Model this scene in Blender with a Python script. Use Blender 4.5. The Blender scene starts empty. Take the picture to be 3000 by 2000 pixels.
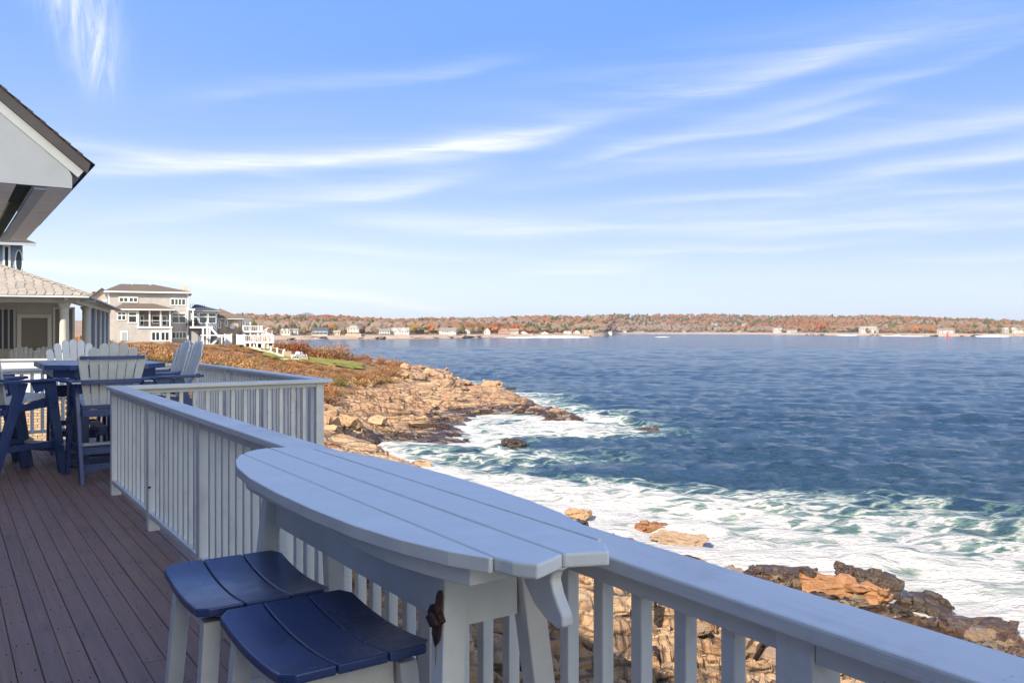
import bpy, bmesh, math, random
import numpy as np
from mathutils import Vector, Matrix

random.seed(7); RNG = np.random.default_rng(11)
SC = bpy.context.scene
COL = SC.collection
R = math.radians

# ------------------------------------------------------------------ camera
F = 2490.0; CX = 1500.0; HY = 968.0; EYE = 1.625; WZ = EYE - 10.0     # focal length and horizon in photo pixels
cam = bpy.data.cameras.new('camera'); camo = bpy.data.objects.new('camera', cam); COL.objects.link(camo)
camo.location = (0, 0, EYE); camo.rotation_euler = (R(90), 0, 0)
cam.sensor_width = 36; cam.lens = F/3000*36; cam.shift_y = -(1000-HY)/3000
cam.clip_start = 0.05; cam.clip_end = 60000
SC.camera = camo

# ------------------------------------------------------------------ light
SUN_AZ = 32.0      # degrees left of straight behind the camera
SUN_EL = 35.0
sdir = Vector((-math.sin(R(SUN_AZ))*math.cos(R(SUN_EL)), -math.cos(R(SUN_AZ))*math.cos(R(SUN_EL)), math.sin(R(SUN_EL))))
sl = bpy.data.lights.new('sun', 'SUN'); so = bpy.data.objects.new('sun', sl); COL.objects.link(so)
sl.energy = 2.65; sl.angle = R(0.53); sl.color = (1.0, 0.87, 0.69)
so.rotation_euler = sdir.to_track_quat('Z', 'Y').to_euler(); so.location = (-20, -30, 40)

world = bpy.data.worlds.new('World'); SC.world = world; world.use_nodes = True
def build_world():
    nt = world.node_tree; N = nt.nodes; L = nt.links; N.clear()
    out = N.new('ShaderNodeOutputWorld'); bg = N.new('ShaderNodeBackground')
    sky = N.new('ShaderNodeTexSky'); sky.sky_type = 'NISHITA'; sky.sun_disc = False
    sky.sun_elevation = R(SUN_EL); sky.sun_rotation = -math.atan2(sdir.x, sdir.y)
    sky.air_density = 1.0; sky.dust_density = 1.2; sky.ozone_density = 2.5; sky.altitude = 10
    bg.inputs['Strength'].default_value = 0.15
    def val(x):
        return x
    def M(op, a, b=None, c=None, clamp=False):
        n = N.new('ShaderNodeMath'); n.operation = op; n.use_clamp = clamp
        for i, v in enumerate((a, b, c)):
            if v is None: continue
            if isinstance(v, (int, float)): n.inputs[i].default_value = v
            else: L.new(v, n.inputs[i])
        return n.outputs[0]
    tc = N.new('ShaderNodeTexCoord'); sep = N.new('ShaderNodeSeparateXYZ'); L.new(tc.outputs['Generated'], sep.inputs[0])
    x, y, z = sep.outputs
    az = M('MULTIPLY', M('ARCTAN2', x, y), 57.2958)          # degrees right of the view's north
    el = M('MULTIPLY', M('ARCSINE', z), 57.2958)
    # cirrus sheet: noise on a flat layer high above, drawn out along the wind
    zz = M('ADD', M('MAXIMUM', z, 0.0), 0.09)
    px = M('DIVIDE', x, zz); py = M('DIVIDE', y, zz)
    cmb = N.new('ShaderNodeCombineXYZ'); L.new(px, cmb.inputs[0]); L.new(py, cmb.inputs[1])
    def noise(vec, rot, scl, scale, detail, rough, dist, off):
        mp = N.new('ShaderNodeMapping'); mp.inputs['Rotation'].default_value = (0, 0, R(rot)); mp.inputs['Scale'].default_value = scl
        mp.inputs['Location'].default_value = off; mp.vector_type = 'TEXTURE' if False else 'POINT'
        L.new(vec, mp.inputs[0])
        n = N.new('ShaderNodeTexNoise'); n.inputs['Scale'].default_value = scale; n.inputs['Detail'].default_value = detail
        n.inputs['Roughness'].default_value = rough; n.inputs['Distortion'].default_value = dist
        L.new(mp.outputs[0], n.inputs['Vector']); return n.outputs['Fac']
    def sstep(v, a, b):
        n = N.new('ShaderNodeMapRange'); n.interpolation_type = 'SMOOTHSTEP'
        n.inputs['From Min'].default_value = a; n.inputs['From Max'].default_value = b
        L.new(v, n.inputs['Value']); return n.outputs[0]
    streak = noise(cmb.outputs[0], 22, (0.16, 0.9, 1), 1.1, 6, 0.62, 0.5, (3.1, 1.7, 0))
    patch = noise(cmb.outputs[0], 12, (0.20, 0.45, 1), 0.8, 3, 0.55, 0.3, (8.4, 5.2, 0))
    cir = M('MULTIPLY', sstep(streak, 0.50, 0.86), sstep(patch, 0.36, 0.66))
    # long wind-drawn bands of cirrus (azimuth, elevation in degrees)
    azel = N.new('ShaderNodeCombineXYZ'); L.new(az, azel.inputs[0]); L.new(el, azel.inputs[1])
    fine = noise(azel.outputs[0], 4, (0.06, 0.8, 1), 0.7, 6, 0.66, 0.5, (0, 0, 0))
    warp = M('MULTIPLY', M('SUBTRACT', noise(azel.outputs[0], 0, (0.05, 0.10, 1), 1.0, 2, 0.5, 0, (5, 2, 0)), 0.5), 2.2)
    elw = M('ADD', el, warp)
    total = None
    def band(a0, e0, a1, e1, wid, amp, soft=5.0):
        nonlocal total
        # thin lens between two azimuths, centre line rising from e0 to e1
        slope = (e1-e0)/(a1-a0)
        c = M('MULTIPLY_ADD', az, slope, e0-a0*slope)
        dd = M('DIVIDE', M('SUBTRACT', elw, c), wid*.85)
        up = M('MAXIMUM', dd, 0.0); dn = M('MINIMUM', dd, 0.0)
        d2 = M('ADD', M('MULTIPLY', M('MULTIPLY', up, up), 0.45), M('MULTIPLY', M('MULTIPLY', dn, dn), 2.4))
        g = M('EXPONENT', M('MULTIPLY', d2, -1.0))
        ends = M('MULTIPLY', sstep(az, a0-soft, a0+soft), M('SUBTRACT', 1.0, sstep(az, a1-soft, a1+soft)))
        s = M('MULTIPLY', M('MULTIPLY', g, ends), amp)
        total = s if total is None else M('ADD', total, s)
    band(-27, 9.6, 0, 12.2, 0.8, 0.85)
    band(-4, 11.4, 24, 17.0, 0.7, 0.42)
    band(-24, 6.6, -3, 10.2, 0.75, 0.85)
    band(-10, 7.3, 9, 6.7, 0.9, 0.80, 5)
    band(0, 9.6, 34, 12.2, 0.7, 0.6, 6)
    band(11, 6.4, 42, 6.9, 0.9, 0.95, 5)
    band(20, 9.2, 42, 11.2, 0.6, 0.65, 5)
    band(-2, 13.6, 40, 19.0, 2.0, 0.30, 8)
    band(-34, 4.1, -5, 1.25, 0.34, 1.5, 3)
    band(-24, 3.1, -8, 3.6, 0.7, 0.35)
    for k_, (a0, e0, a1, e1, wd, am) in enumerate(((-16,10.6,4,13.2,.35,.5), (4,11.0,22,13.6,.4,.55), (14,13.2,38,17.2,.5,.3), (8,8.2,26,8.8,.4,.5), (18,7.9,40,9.0,.35,.55), (-14,5.2,-2,5.0,.35,.5), (6,5.2,24,5.5,.3,.55), (24,4.4,42,4.9,.35,.5), (-30,11.5,-14,9.8,.5,.35), (-20,14.5,0,17.5,.6,.3))):
        band(a0, e0, a1, e1, wd, am, 4)
    band(1, 3.9, 9, 4.3, 0.45, 0.8, 3)
    # upright plume high on the left
    pc = M('MULTIPLY_ADD', el, -0.28, -21.6)
    pd = M('DIVIDE', M('SUBTRACT', M('ADD', az, M('MULTIPLY', warp, 1.2)), pc), M('MULTIPLY_ADD', el, 0.14, -0.95))
    plume = M('MULTIPLY', M('EXPONENT', M('MULTIPLY', M('MULTIPLY', pd, pd), -1.0)), M('MULTIPLY', sstep(el, 12.5, 17.5), M('SUBTRACT', 1.0, sstep(el, 30, 42))))
    bands = M('MULTIPLY', total, M('MULTIPLY_ADD', sstep(fine, 0.30, 0.75), 0.90, 0.20))
    plume = M('MULTIPLY', plume, M('MULTIPLY_ADD', sstep(noise(azel.outputs[0], 14, (1.1, 0.20, 1), 0.8, 6, 0.7, 0.8, (1, 4, 0)), 0.3, 0.75), 1.1, 0.1))
    cl = M('ADD', M('ADD', M('MULTIPLY', cir, 0.40), M('MULTIPLY', bands, 0.72)), M('MULTIPLY', plume, 0.85))
    # general milky veil, a little everywhere
    cl = M('ADD', cl, M('MULTIPLY', sstep(patch, 0.30, 0.75), 0.18))
    cl = M('MINIMUM', M('MULTIPLY', cl, sstep(el, -0.5, 1.0)), 0.92)
    # grade of the clear sky (blue held just below clipping, red lifted towards the horizon)
    sc_ = N.new('ShaderNodeSeparateColor'); L.new(sky.outputs[0], sc_.inputs[0])
    r_ = M('MINIMUM', M('MULTIPLY', M('POWER', sc_.outputs[0], 1.42), SKY_R), M('MULTIPLY', sc_.outputs[0], SKY_G))
    g_ = M('MAXIMUM', M('MINIMUM', M('MULTIPLY', sc_.outputs[1], SKY_G), M('MULTIPLY_ADD', r_, .90, .50)), M('ADD', M('MULTIPLY', r_, .84), M('MINIMUM', M('MULTIPLY', r_, 1.5), .40))); b_ = M('MAXIMUM', M('MINIMUM', M('MULTIPLY', sc_.outputs[2], SKY_B), 2.15), M('MULTIPLY', sc_.outputs[2], SKY_G*.85))
    cc = N.new('ShaderNodeCombineColor'); L.new(r_, cc.inputs[0]); L.new(g_, cc.inputs[1]); L.new(b_, cc.inputs[2])
    veil = N.new('ShaderNodeMix'); veil.data_type = 'RGBA'; L.new(M('MULTIPLY', M('EXPONENT', M('MULTIPLY', M('ABSOLUTE', el), -0.20)), 0.9), veil.inputs[0])
    L.new(cc.outputs[0], veil.inputs[6]); veil.inputs[7].default_value = (1.9, 2.08, 2.25, 1)
    mix = N.new('ShaderNodeMix'); mix.data_type = 'RGBA'; L.new(cl, mix.inputs[0])
    L.new(veil.outputs[2], mix.inputs[6]); mix.inputs[7].default_value = CLOUD_COL
    L.new(mix.outputs[2], bg.inputs['Color']); L.new(bg.outputs[0], out.inputs['Surface'])
SKY_R = .138; SKY_G = .31; SKY_B = .54; CLOUD_COL = (2.05, 2.12, 2.25, 1)
build_world()
world.cycles.sampling_method = 'MANUAL'; world.cycles.sample_map_resolution = 512

vs = SC.view_settings
vs.view_transform = 'Standard'; vs.look = 'None'; vs.gamma = 1.0; vs.use_curve_mapping = False
vs.exposure = 1.8
SC.cycles.use_denoising = True
SC.cycles.max_bounces = 6; SC.cycles.diffuse_bounces = 3; SC.cycles.glossy_bounces = 3; SC.cycles.transmission_bounces = 3
SC.cycles.volume_bounces = 0; SC.cycles.sample_clamp_indirect = 6.0; SC.cycles.caustics_reflective = False; SC.cycles.caustics_refractive = False

# ------------------------------------------------------------------ helpers
TH = math.atan2(1668.0, F)                 # the deck's boards run this far left of the view axis
cT, sT = math.cos(TH), math.sin(TH)
def DK(d, t, z=0.0): return Vector((cT*d - sT*t, sT*d + cT*t, z))       # deck frame -> world
def PX(px, py, w): return Vector(((px-CX)/F*w, w, EYE-(py-HY)/F*w))     # pixel + depth -> world

def tag(o, label=None, cat=None, group=None, kind=None):
    if label: o['label'] = label
    if cat: o['category'] = cat
    if group: o['group'] = group
    if kind: o['kind'] = kind
    return o
def thing(name, label, cat, loc=(0,0,0), rz=0.0, group=None):
    o = bpy.data.objects.new(name, None); COL.objects.link(o); o.empty_display_size = 0.1
    o.location = loc; o.rotation_euler = (0, 0, rz)
    return tag(o, label, cat, group)
def copy_tree(o, parent=None):
    c = o.copy(); COL.objects.link(c); c.parent = parent
    for ch in list(o.children): copy_tree(ch, c)
    return c
def inst(src, parent, loc=(0,0,0), rot=(0,0,0), scale=(1,1,1), mat=None):
    c = src.copy(); COL.objects.link(c); c.parent = parent; c.location = loc; c.rotation_euler = rot; c.scale = scale
    return c

class MB:
    def __init__(s, org=(0,0,0)): s.v = []; s.f = []; s.org = Vector(org)
    def add(s, vs, fs):
        b = len(s.v); s.v += [tuple(Vector(p)-s.org) for p in vs]; s.f += [tuple(b+i for i in f) for f in fs]; return s
    def box(s, x0, x1, y0, y1, z0, z1):
        x0, x1 = min(x0,x1), max(x0,x1); y0, y1 = min(y0,y1), max(y0,y1); z0, z1 = min(z0,z1), max(z0,z1)
        return s.add([(x0,y0,z0),(x1,y0,z0),(x1,y1,z0),(x0,y1,z0),(x0,y0,z1),(x1,y0,z1),(x1,y1,z1),(x0,y1,z1)],
                     [(3,2,1,0),(4,5,6,7),(0,1,5,4),(1,2,6,5),(2,3,7,6),(3,0,4,7)])
    def hexa(s, lo, hi):        # two quads (counter-clockwise seen from above)
        return s.add(list(lo)+list(hi), [(3,2,1,0),(4,5,6,7),(0,1,5,4),(1,2,6,5),(2,3,7,6),(3,0,4,7)])
    def beam(s, p0, p1, a, b, up=(0,0,1)):   # a wide across, b along 'up'
        p0, p1 = Vector(p0), Vector(p1); d = (p1-p0).normalized(); up = Vector(up)
        sd = d.cross(up)
        if sd.length < 1e-4: sd = d.cross(Vector((0,1,0)))
        sd.normalize(); u = sd.cross(d).normalized(); A = sd*a/2; B = u*b/2
        return s.add([p0-A-B,p0+A-B,p0+A+B,p0-A+B,p1-A-B,p1+A-B,p1+A+B,p1-A+B],
                     [(0,1,2,3),(7,6,5,4),(4,5,1,0),(5,6,2,1),(6,7,3,2),(7,4,0,3)])
    def prism(s, pts, h):       # pts: 3-d polygon, h: extrusion vector
        n = len(pts); h = Vector(h); P = [Vector(p) for p in pts]
        return s.add(P+[p+h for p in P], [tuple(range(n-1,-1,-1)), tuple(range(n,2*n))]+[(i,(i+1)%n,n+(i+1)%n,n+i) for i in range(n)])
    def poly(s, pts): return s.add(pts, [tuple(range(len(pts)))])
    def tube(s, p0, p1, r0, r1=None, n=10):
        r1 = r0 if r1 is None else r1
        p0, p1 = Vector(p0), Vector(p1); d = (p1-p0).normalized()
        a = d.orthogonal().normalized(); b = d.cross(a)
        vs = [p0+(a*math.cos(2*math.pi*i/n)+b*math.sin(2*math.pi*i/n))*r0 for i in range(n)] + \
             [p1+(a*math.cos(2*math.pi*i/n)+b*math.sin(2*math.pi*i/n))*r1 for i in range(n)]
        return s.add(vs, [tuple(range(n-1,-1,-1)), tuple(range(n,2*n))]+[(i,(i+1)%n,n+(i+1)%n,n+i) for i in range(n)])
    def lathe(s, c, prof, n=20):
        c = Vector(c); vs = []; fs = []
        for r, z in prof: vs += [c+Vector((r*math.cos(2*math.pi*i/n), r*math.sin(2*math.pi*i/n), z)) for i in range(n)]
        for k in range(len(prof)-1):
            fs += [(k*n+i, k*n+(i+1)%n, (k+1)*n+(i+1)%n, (k+1)*n+i) for i in range(n)]
        fs += [tuple(range(n-1,-1,-1)), tuple((len(prof)-1)*n+i for i in range(n))]
        return s.add(vs, fs)
    def build(s, name, mat, parent=None, bevel=0.0, smooth=False, seg=2):
        me = bpy.data.meshes.new(name); me.from_pydata(s.v, [], s.f); me.update()
        bm = bmesh.new(); bm.from_mesh(me); bmesh.ops.recalc_face_normals(bm, faces=bm.faces)
        if bevel:
            bmesh.ops.bevel(bm, geom=[e for e in bm.edges if len(e.link_faces) == 2 and e.calc_face_angle(0) > 0.5], offset=bevel, segments=seg, affect='EDGES', profile=0.5, clamp_overlap=True)
        bm.to_mesh(me); bm.free()
        if smooth:
            for p in me.polygons: p.use_smooth = True
        me.materials.append(mat)
        o = bpy.data.objects.new(name, me); COL.objects.link(o); o.parent = parent
        return o

def mesh_np(name, V, Fq, mat, parent=None, smooth=True, attrs=None, colors=None):
    """fast mesh from numpy arrays: V (n,3), Fq (m,k)"""
    me = bpy.data.meshes.new(name); V = np.ascontiguousarray(V, dtype=np.float32); Fq = np.ascontiguousarray(Fq, dtype=np.int32)
    m, k = Fq.shape
    me.vertices.add(len(V)); me.vertices.foreach_set('co', V.ravel())
    me.loops.add(m*k); me.loops.foreach_set('vertex_index', Fq.ravel())
    me.polygons.add(m); me.polygons.foreach_set('loop_start', np.arange(0, m*k, k, dtype=np.int32))
    try: me.polygons.foreach_set('loop_total', np.full(m, k, dtype=np.int32))
    except Exception: pass
    me.polygons.foreach_set('use_smooth', np.full(m, smooth, dtype=bool))
    me.update(calc_edges=True)
    for nm, a in (attrs or {}).items():
        at = me.attributes.new(nm, 'FLOAT', 'POINT'); at.data.foreach_set('value', np.asarray(a, dtype=np.float32))
    for nm, a in (colors or {}).items():
        at = me.attributes.new(nm, 'FLOAT_COLOR', 'POINT')
        c = np.ones((len(V), 4), dtype=np.float32); c[:, :3] = a; at.data.foreach_set('color', c.ravel())
    me.validate(); me.materials.append(mat)
    o = bpy.data.objects.new(name, me); COL.objects.link(o); o.parent = parent
    return o

# ---- vectorised noise
def _h(ix, iy, k=0):
    n = (ix.astype(np.int64)*374761393 + iy.astype(np.int64)*668265263 + k*1274126177) & 0xFFFFFFFF
    n = ((n ^ (n >> 13))*1274126177) & 0xFFFFFFFF
    n = ((n ^ (n >> 16))*2246822519) & 0xFFFFFFFF
    return ((n ^ (n >> 15)) & 0xFFFFFF)/float(0xFFFFFF)
def vnoise(x, y, k=0):
    ix, iy = np.floor(x), np.floor(y); fx, fy = x-ix, y-iy
    fx = fx*fx*(3-2*fx); fy = fy*fy*(3-2*fy)
    return (_h(ix,iy,k)*(1-fx)+_h(ix+1,iy,k)*fx)*(1-fy)+(_h(ix,iy+1,k)*(1-fx)+_h(ix+1,iy+1,k)*fx)*fy
def fbm(x, y, oct=4, k=0):
    s = 0; a = 0.5; t = 0
    for i in range(oct):
        s = s+a*vnoise(x, y, k+i*17); t += a; a *= .5; x = x*2.03+11.3; y = y*2.03-7.1
    return s/t
def slabs(x, y, k=0):
    """broken-slab relief: every cell is a tilted facet; returns height (-.5...5), crack (0 at joints), cell random"""
    ix, iy = np.floor(x), np.floor(y)
    d1 = np.full(x.shape, 9.0); d2 = np.full(x.shape, 9.0); h = np.zeros(x.shape); r = np.zeros(x.shape)
    for dx in (-1,0,1):
        for dy in (-1,0,1):
            cx, cy = ix+dx, iy+dy
            jx = cx+.5+(_h(cx,cy,k)-.5)*.9; jy = cy+.5+(_h(cx,cy,k+1)-.5)*.9
            ux, uy = x-jx, y-jy; d = np.abs(ux)**1.4+np.abs(uy)**1.4
            hh = _h(cx,cy,k+2)-.5 + ux*(_h(cx,cy,k+3)-.5)*.9 + uy*(_h(cx,cy,k+4)-.35)*.9
            near = d < d1
            d2 = np.where(near, d1, np.minimum(d2, d)); h = np.where(near, hh, h); r = np.where(near, _h(cx,cy,k+5), r); d1 = np.where(near, d, d1)
    return h, d2-d1, r
def sst(x, a, b):
    t = np.clip((x-a)/(b-a), 0, 1); return t*t*(3-2*t)
# ------------------------------------------------------------------ materials
class NT:
    def __init__(s, name):
        s.m = bpy.data.materials.new(name); s.m.use_nodes = True; s.nt = s.m.node_tree; s.N = s.nt.nodes; s.L = s.nt.links
        s.b = s.N['Principled BSDF']
    def n(s, t, **kw):
        x = s.N.new(t)
        for k, v in kw.items(): setattr(x, k, v)
        return x
    def set(s, node, i, v):
        if hasattr(v, 'is_linked') or hasattr(v, 'links'): s.L.new(v, node.inputs[i])
        else:
            if isinstance(v, tuple) and len(v) == 3 and node.inputs[i].type == 'RGBA': v = (*v, 1)
            node.inputs[i].default_value = v
    def math(s, op, a, b=None, c=None, clamp=False):
        x = s.n('ShaderNodeMath', operation=op, use_clamp=clamp)
        for i, v in enumerate((a, b, c)):
            if v is not None: s.set(x, i, v)
        return x.outputs[0]
    def mix(s, f, a, b, mode='MIX'):
        x = s.n('ShaderNodeMix', data_type='RGBA', blend_type=mode); s.set(x, 0, f); s.set(x, 6, a); s.set(x, 7, b); return x.outputs[2]
    def ramp(s, v, a, b, lo=0.0, hi=1.0):
        x = s.n('ShaderNodeMapRange', interpolation_type='SMOOTHSTEP'); s.set(x, 'Value', v)
        s.set(x, 'From Min', a); s.set(x, 'From Max', b); s.set(x, 'To Min', lo); s.set(x, 'To Max', hi); return x.outputs[0]
    def coords(s, kind='Object', scale=(1,1,1), jitter=True, rot=(0,0,0)):
        tc = s.n('ShaderNodeTexCoord'); v = tc.outputs[kind]
        if jitter:
            oi = s.n('ShaderNodeObjectInfo'); k = s.math('MULTIPLY', oi.outputs['Random'], 57.0)
            a = s.n('ShaderNodeVectorMath', operation='ADD'); s.L.new(v, a.inputs[0]); s.L.new(k, a.inputs[1]); v = a.outputs[0]
        mp = s.n('ShaderNodeMapping'); s.set(mp, 'Scale', scale); s.set(mp, 'Rotation', rot); s.L.new(v, mp.inputs[0]); return mp.outputs[0]
    def noise(s, vec, scale, detail=4, rough=.55, dist=0.0):
        x = s.n('ShaderNodeTexNoise'); s.L.new(vec, x.inputs['Vector']); s.set(x, 'Scale', scale); s.set(x, 'Detail', detail)
        s.set(x, 'Roughness', rough); s.set(x, 'Distortion', dist); return x.outputs['Fac']
    def bump(s, h, strength, dist=0.02):
        x = s.n('ShaderNodeBump'); s.set(x, 'Strength', strength); s.set(x, 'Distance', dist); s.L.new(h, x.inputs['Height'])
        s.L.new(x.outputs[0], s.b.inputs['Normal']); return x
    def attr(s, name, out='Fac'):
        x = s.n('ShaderNodeAttribute'); x.attribute_name = name; return x.outputs[out]
    def rnd(s): return s.n('ShaderNodeObjectInfo').outputs['Random']
    def out(s, **kw):
        for k, v in kw.items(): s.set(s.b, k.replace('_', ' '), v)
        return s.m

def simple(name, col, rough=.6, var=.12, scale=4, bump=.15, bscale=30, metal=0.0, stretch=(1,1,1), bd=.01, spec=.5, dirt=None):
    t = NT(name); v = t.coords('Object', stretch); a = t.noise(v, scale, 5)
    lo = tuple(c*(1-var) for c in col); hi = tuple(min(c*(1+var), .95) for c in col)
    c = t.mix(t.ramp(a, .3, .7), lo, hi)
    c = t.mix(t.math('MULTIPLY', t.rnd(), .5), c, tuple(x*(1-var*.6) for x in col))
    if dirt:
        g = t.noise(t.coords('Object', (1,1,1)), 2.3, 8, .7); c = t.mix(t.ramp(g, .58, .78, 0, dirt[1]), c, dirt[0])
    t.bump(t.noise(v, bscale, 4, .6), bump, bd)
    return t.out(Base_Color=c, Roughness=t.ramp(t.noise(v, scale*2.3, 3), .2, .8, max(rough-.1, .02), min(rough+.1, 1)), Metallic=metal, Specular_IOR_Level=spec)

WHITE = (.86, .82, .74)
def painted_wood(name, axis):
    t = NT(name); st = [28, 28, 28]; st[axis] = 1.2
    v = t.coords('Object', tuple(st)); g = t.noise(v, 1.0, 5, .6)
    u = t.coords('Object', (1,1,1)); d = t.noise(u, 3.0, 8, .68); d2 = t.noise(u, 0.9, 4, .6)
    c = t.mix(t.ramp(g, .25, .75), tuple(x*.93 for x in WHITE), WHITE)
    c = t.mix(t.ramp(d, .48, .76, 0, .5), c, (.50, .48, .45)); c = t.mix(t.ramp(d2, .45, .75, 0, .3), c, (.56, .53, .49))
    k_ = t.noise(t.coords('Object', (9,9,9)), 2.0, 3, .6); c = t.mix(t.ramp(k_, .70, .74, 0, .5), c, (.40, .37, .33))
    t.bump(t.math('ADD', g, t.math('MULTIPLY', d, .6)), .6, .004)
    return t.out(Base_Color=c, Roughness=t.ramp(d, .3, .7, .42, .62), Specular_IOR_Level=.4)
M_WX, M_WY, M_WZ = (painted_wood('painted_wood_'+'xyz'[i], i) for i in range(3))

def poly_lumber(name, col, rough):
    t = NT(name); v = t.coords('Object'); a = t.noise(v, 260, 2, .5); b = t.noise(v, 3.2, 6, .65); s = t.noise(t.coords('Object', (3,60,60)), 1.0, 4)
    c = t.mix(t.ramp(b, .3, .75), tuple(x*.86 for x in col), tuple(min(.9, x*1.08) for x in col))
    c = t.mix(t.ramp(s, .62, .8, 0, .15), c, tuple(min(.9, x*1.5+.02) for x in col))
    t.bump(t.math('ADD', t.math('MULTIPLY', a, .8), b), .3, .002)
    return t.out(Base_Color=c, Roughness=t.ramp(b, .3, .7, rough-.09, rough+.14), Specular_IOR_Level=.8)
M_PWHITE = poly_lumber('white_poly_lumber', (.86, .825, .75), .40)
M_PNAVY = poly_lumber('navy_poly_lumber', (.034, .062, .180), .32)
M_PSLATE = poly_lumber('slate_top_lumber', (.33, .36, .43), .38)
M_RAKE = simple('pale_rake_paint', (.46, .49, .51), .5, .06, 3, .1, 30)
M_RUST = simple('rusty_iron', (.095, .048, .040), .75, .45, 60, .6, 160, .3)
def rust_streak():
    t = NT('rust_stain'); v = t.coords('Object', (60, 60, 6), False); n = t.noise(v, 2, 4)
    return t.out(Base_Color=t.mix(t.ramp(n, .3, .7), (.55, .40, .22), (.66, .58, .46)), Roughness=.6)
M_STAIN = rust_streak()
M_STEEL = simple('galvanised_bolt', (.45, .46, .48), .35, .2, 40, .1, 60, .9)

def deck_board():
    t = NT('deck_board'); r = t.rnd()
    v = t.coords('Object', (46, 1.3, 46)); g = t.noise(v, 1.0, 6, .62, .4)
    u = t.coords('Object', (1,1,1)); d = t.noise(u, 1.5, 7, .66); w = t.noise(t.coords('Object', (3,.7,1)), 2.0, 5, .6)
    c = t.mix(r, (.37, .195, .135), (.29, .165, .125))
    c = t.mix(t.ramp(t.math('FRACT', t.math('MULTIPLY', r, 7.3)), .55, 1, 0, .75), c, (.34, .165, .125))
    c = t.mix(t.ramp(g, .3, .72, 0, .55), c, (.14, .085, .072))
    c = t.mix(t.ramp(d, .42, .72, 0, .6), c, (.32, .235, .205)); c = t.mix(t.ramp(w, .55, .8, 0, .45), c, (.055, .044, .050))
    t.bump(t.math('ADD', g, t.math('MULTIPLY', d, .4)), .4, .004)
    return t.out(Base_Color=c, Roughness=t.ramp(d, .3, .75, .40, .66), Specular_IOR_Level=.45)
M_DECK = deck_board()
M_DECKFRAME = simple('deck_framing_lumber', (.25, .21, .17), .8, .25, 6, .4, 60)
M_SCREW = simple('screw_head', (.035, .032, .034), .6, .2, 50, .1, 60, .5)

def shingles(name, a, b, rough=.9):
    t = NT(name); r = t.rnd(); v = t.coords('Object'); n = t.noise(v, 90, 3); m = t.noise(v, 2.0, 4)
    c = t.mix(r, a, b); c = t.mix(t.ramp(n, .3, .7, 0, .35), c, tuple(x*.6 for x in a)); c = t.mix(t.ramp(m, .45, .7, 0, .3), c, tuple(min(1, x*1.25) for x in b))
    t.bump(n, .5, .006); return t.out(Base_Color=c, Roughness=rough)
M_SHTAN = shingles('tan_roof_shingle', (.33, .295, .25), (.43, .385, .325))
M_SHDARK = shingles('dark_roof_shingle', (.060, .056, .060), (.085, .078, .080))
def far_roof(name, a, b, sc=9.0):
    t = NT(name); v = t.coords('Object', jitter=False)
    w = t.n('ShaderNodeTexBrick'); t.L.new(v, w.inputs['Vector']); t.set(w, 'Scale', 1.0); t.set(w, 'Brick Width', .5); t.set(w, 'Row Height', .16); t.set(w, 'Mortar Size', .012)
    t.set(w, 'Color1', a); t.set(w, 'Color2', b); t.set(w, 'Mortar', tuple(x*.6 for x in a))
    c = t.mix(t.ramp(t.noise(v, .7, 5), .35, .7, 0, .4), w.outputs['Color'], tuple(x*.75 for x in a))
    return t.out(Base_Color=c, Roughness=.92)
M_RFBROWN = far_roof('brown_grey_shingles', (.135, .105, .080), (.165, .130, .100))
M_RFSLATE = far_roof('slate_blue_shingles', (.045, .058, .080), (.060, .073, .098))
M_RFWOOD = far_roof('weathered_brown_shingles', (.17, .125, .085), (.21, .155, .11))
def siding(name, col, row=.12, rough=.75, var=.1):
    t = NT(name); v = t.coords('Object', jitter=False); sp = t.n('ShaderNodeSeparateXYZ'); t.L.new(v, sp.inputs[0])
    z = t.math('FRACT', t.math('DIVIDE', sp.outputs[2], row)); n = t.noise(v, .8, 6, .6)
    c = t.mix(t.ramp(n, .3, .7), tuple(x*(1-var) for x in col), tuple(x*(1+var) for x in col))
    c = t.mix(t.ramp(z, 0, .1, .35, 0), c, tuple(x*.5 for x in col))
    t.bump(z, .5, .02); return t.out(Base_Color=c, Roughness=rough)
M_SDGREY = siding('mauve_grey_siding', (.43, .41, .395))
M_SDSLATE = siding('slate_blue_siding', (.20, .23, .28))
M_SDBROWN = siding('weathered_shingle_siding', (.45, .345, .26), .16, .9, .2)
M_SDTAN = siding('tan_siding', (.52, .44, .34))
M_CLAP = simple('blue_clapboard_paint', (.22, .30, .40), .55, .10, 3, .15, 40)
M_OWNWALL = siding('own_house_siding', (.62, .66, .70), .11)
M_CREAM = simple('cream_paint', (.66, .60, .50), .5, .06, 2, .08, 30)
M_BEIGE = simple('beige_wall_paint', (.50, .46, .38), .55, .06, 2, .08, 30)
M_TRIM = simple('white_trim_paint', (.74, .745, .75), .5, .06, 3, .1, 30, dirt=((.52, .50, .46), .3))
M_GREYPAINT = simple('pale_grey_trim_paint', (.34, .37, .40), .5, .05, 2, .08, 25, dirt=((.45, .44, .42), .25))
M_SOFFIT = simple('soffit_paint', (.70, .66, .62), .45, .12, 3, .1, 20)
M_DARKVENT = simple('dark_lattice_vent', (.030, .034, .026), .8, .3, 20, .2, 40)
M_LATH = simple('vent_lath', (.11, .12, .08), .8, .2, 20, .2, 40)
def glass(name, col, rough=.04):
    t = NT(name); n = t.noise(t.coords('Object'), .6, 3)
    return t.out(Base_Color=t.mix(n, tuple(x*.6 for x in col), col), Roughness=rough, Specular_IOR_Level=.8, IOR=1.5)
M_GLASS = glass('window_glass', (.045, .055, .062))
M_GLASSB = glass('blue_window_glass', (.03, .05, .075))
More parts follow.
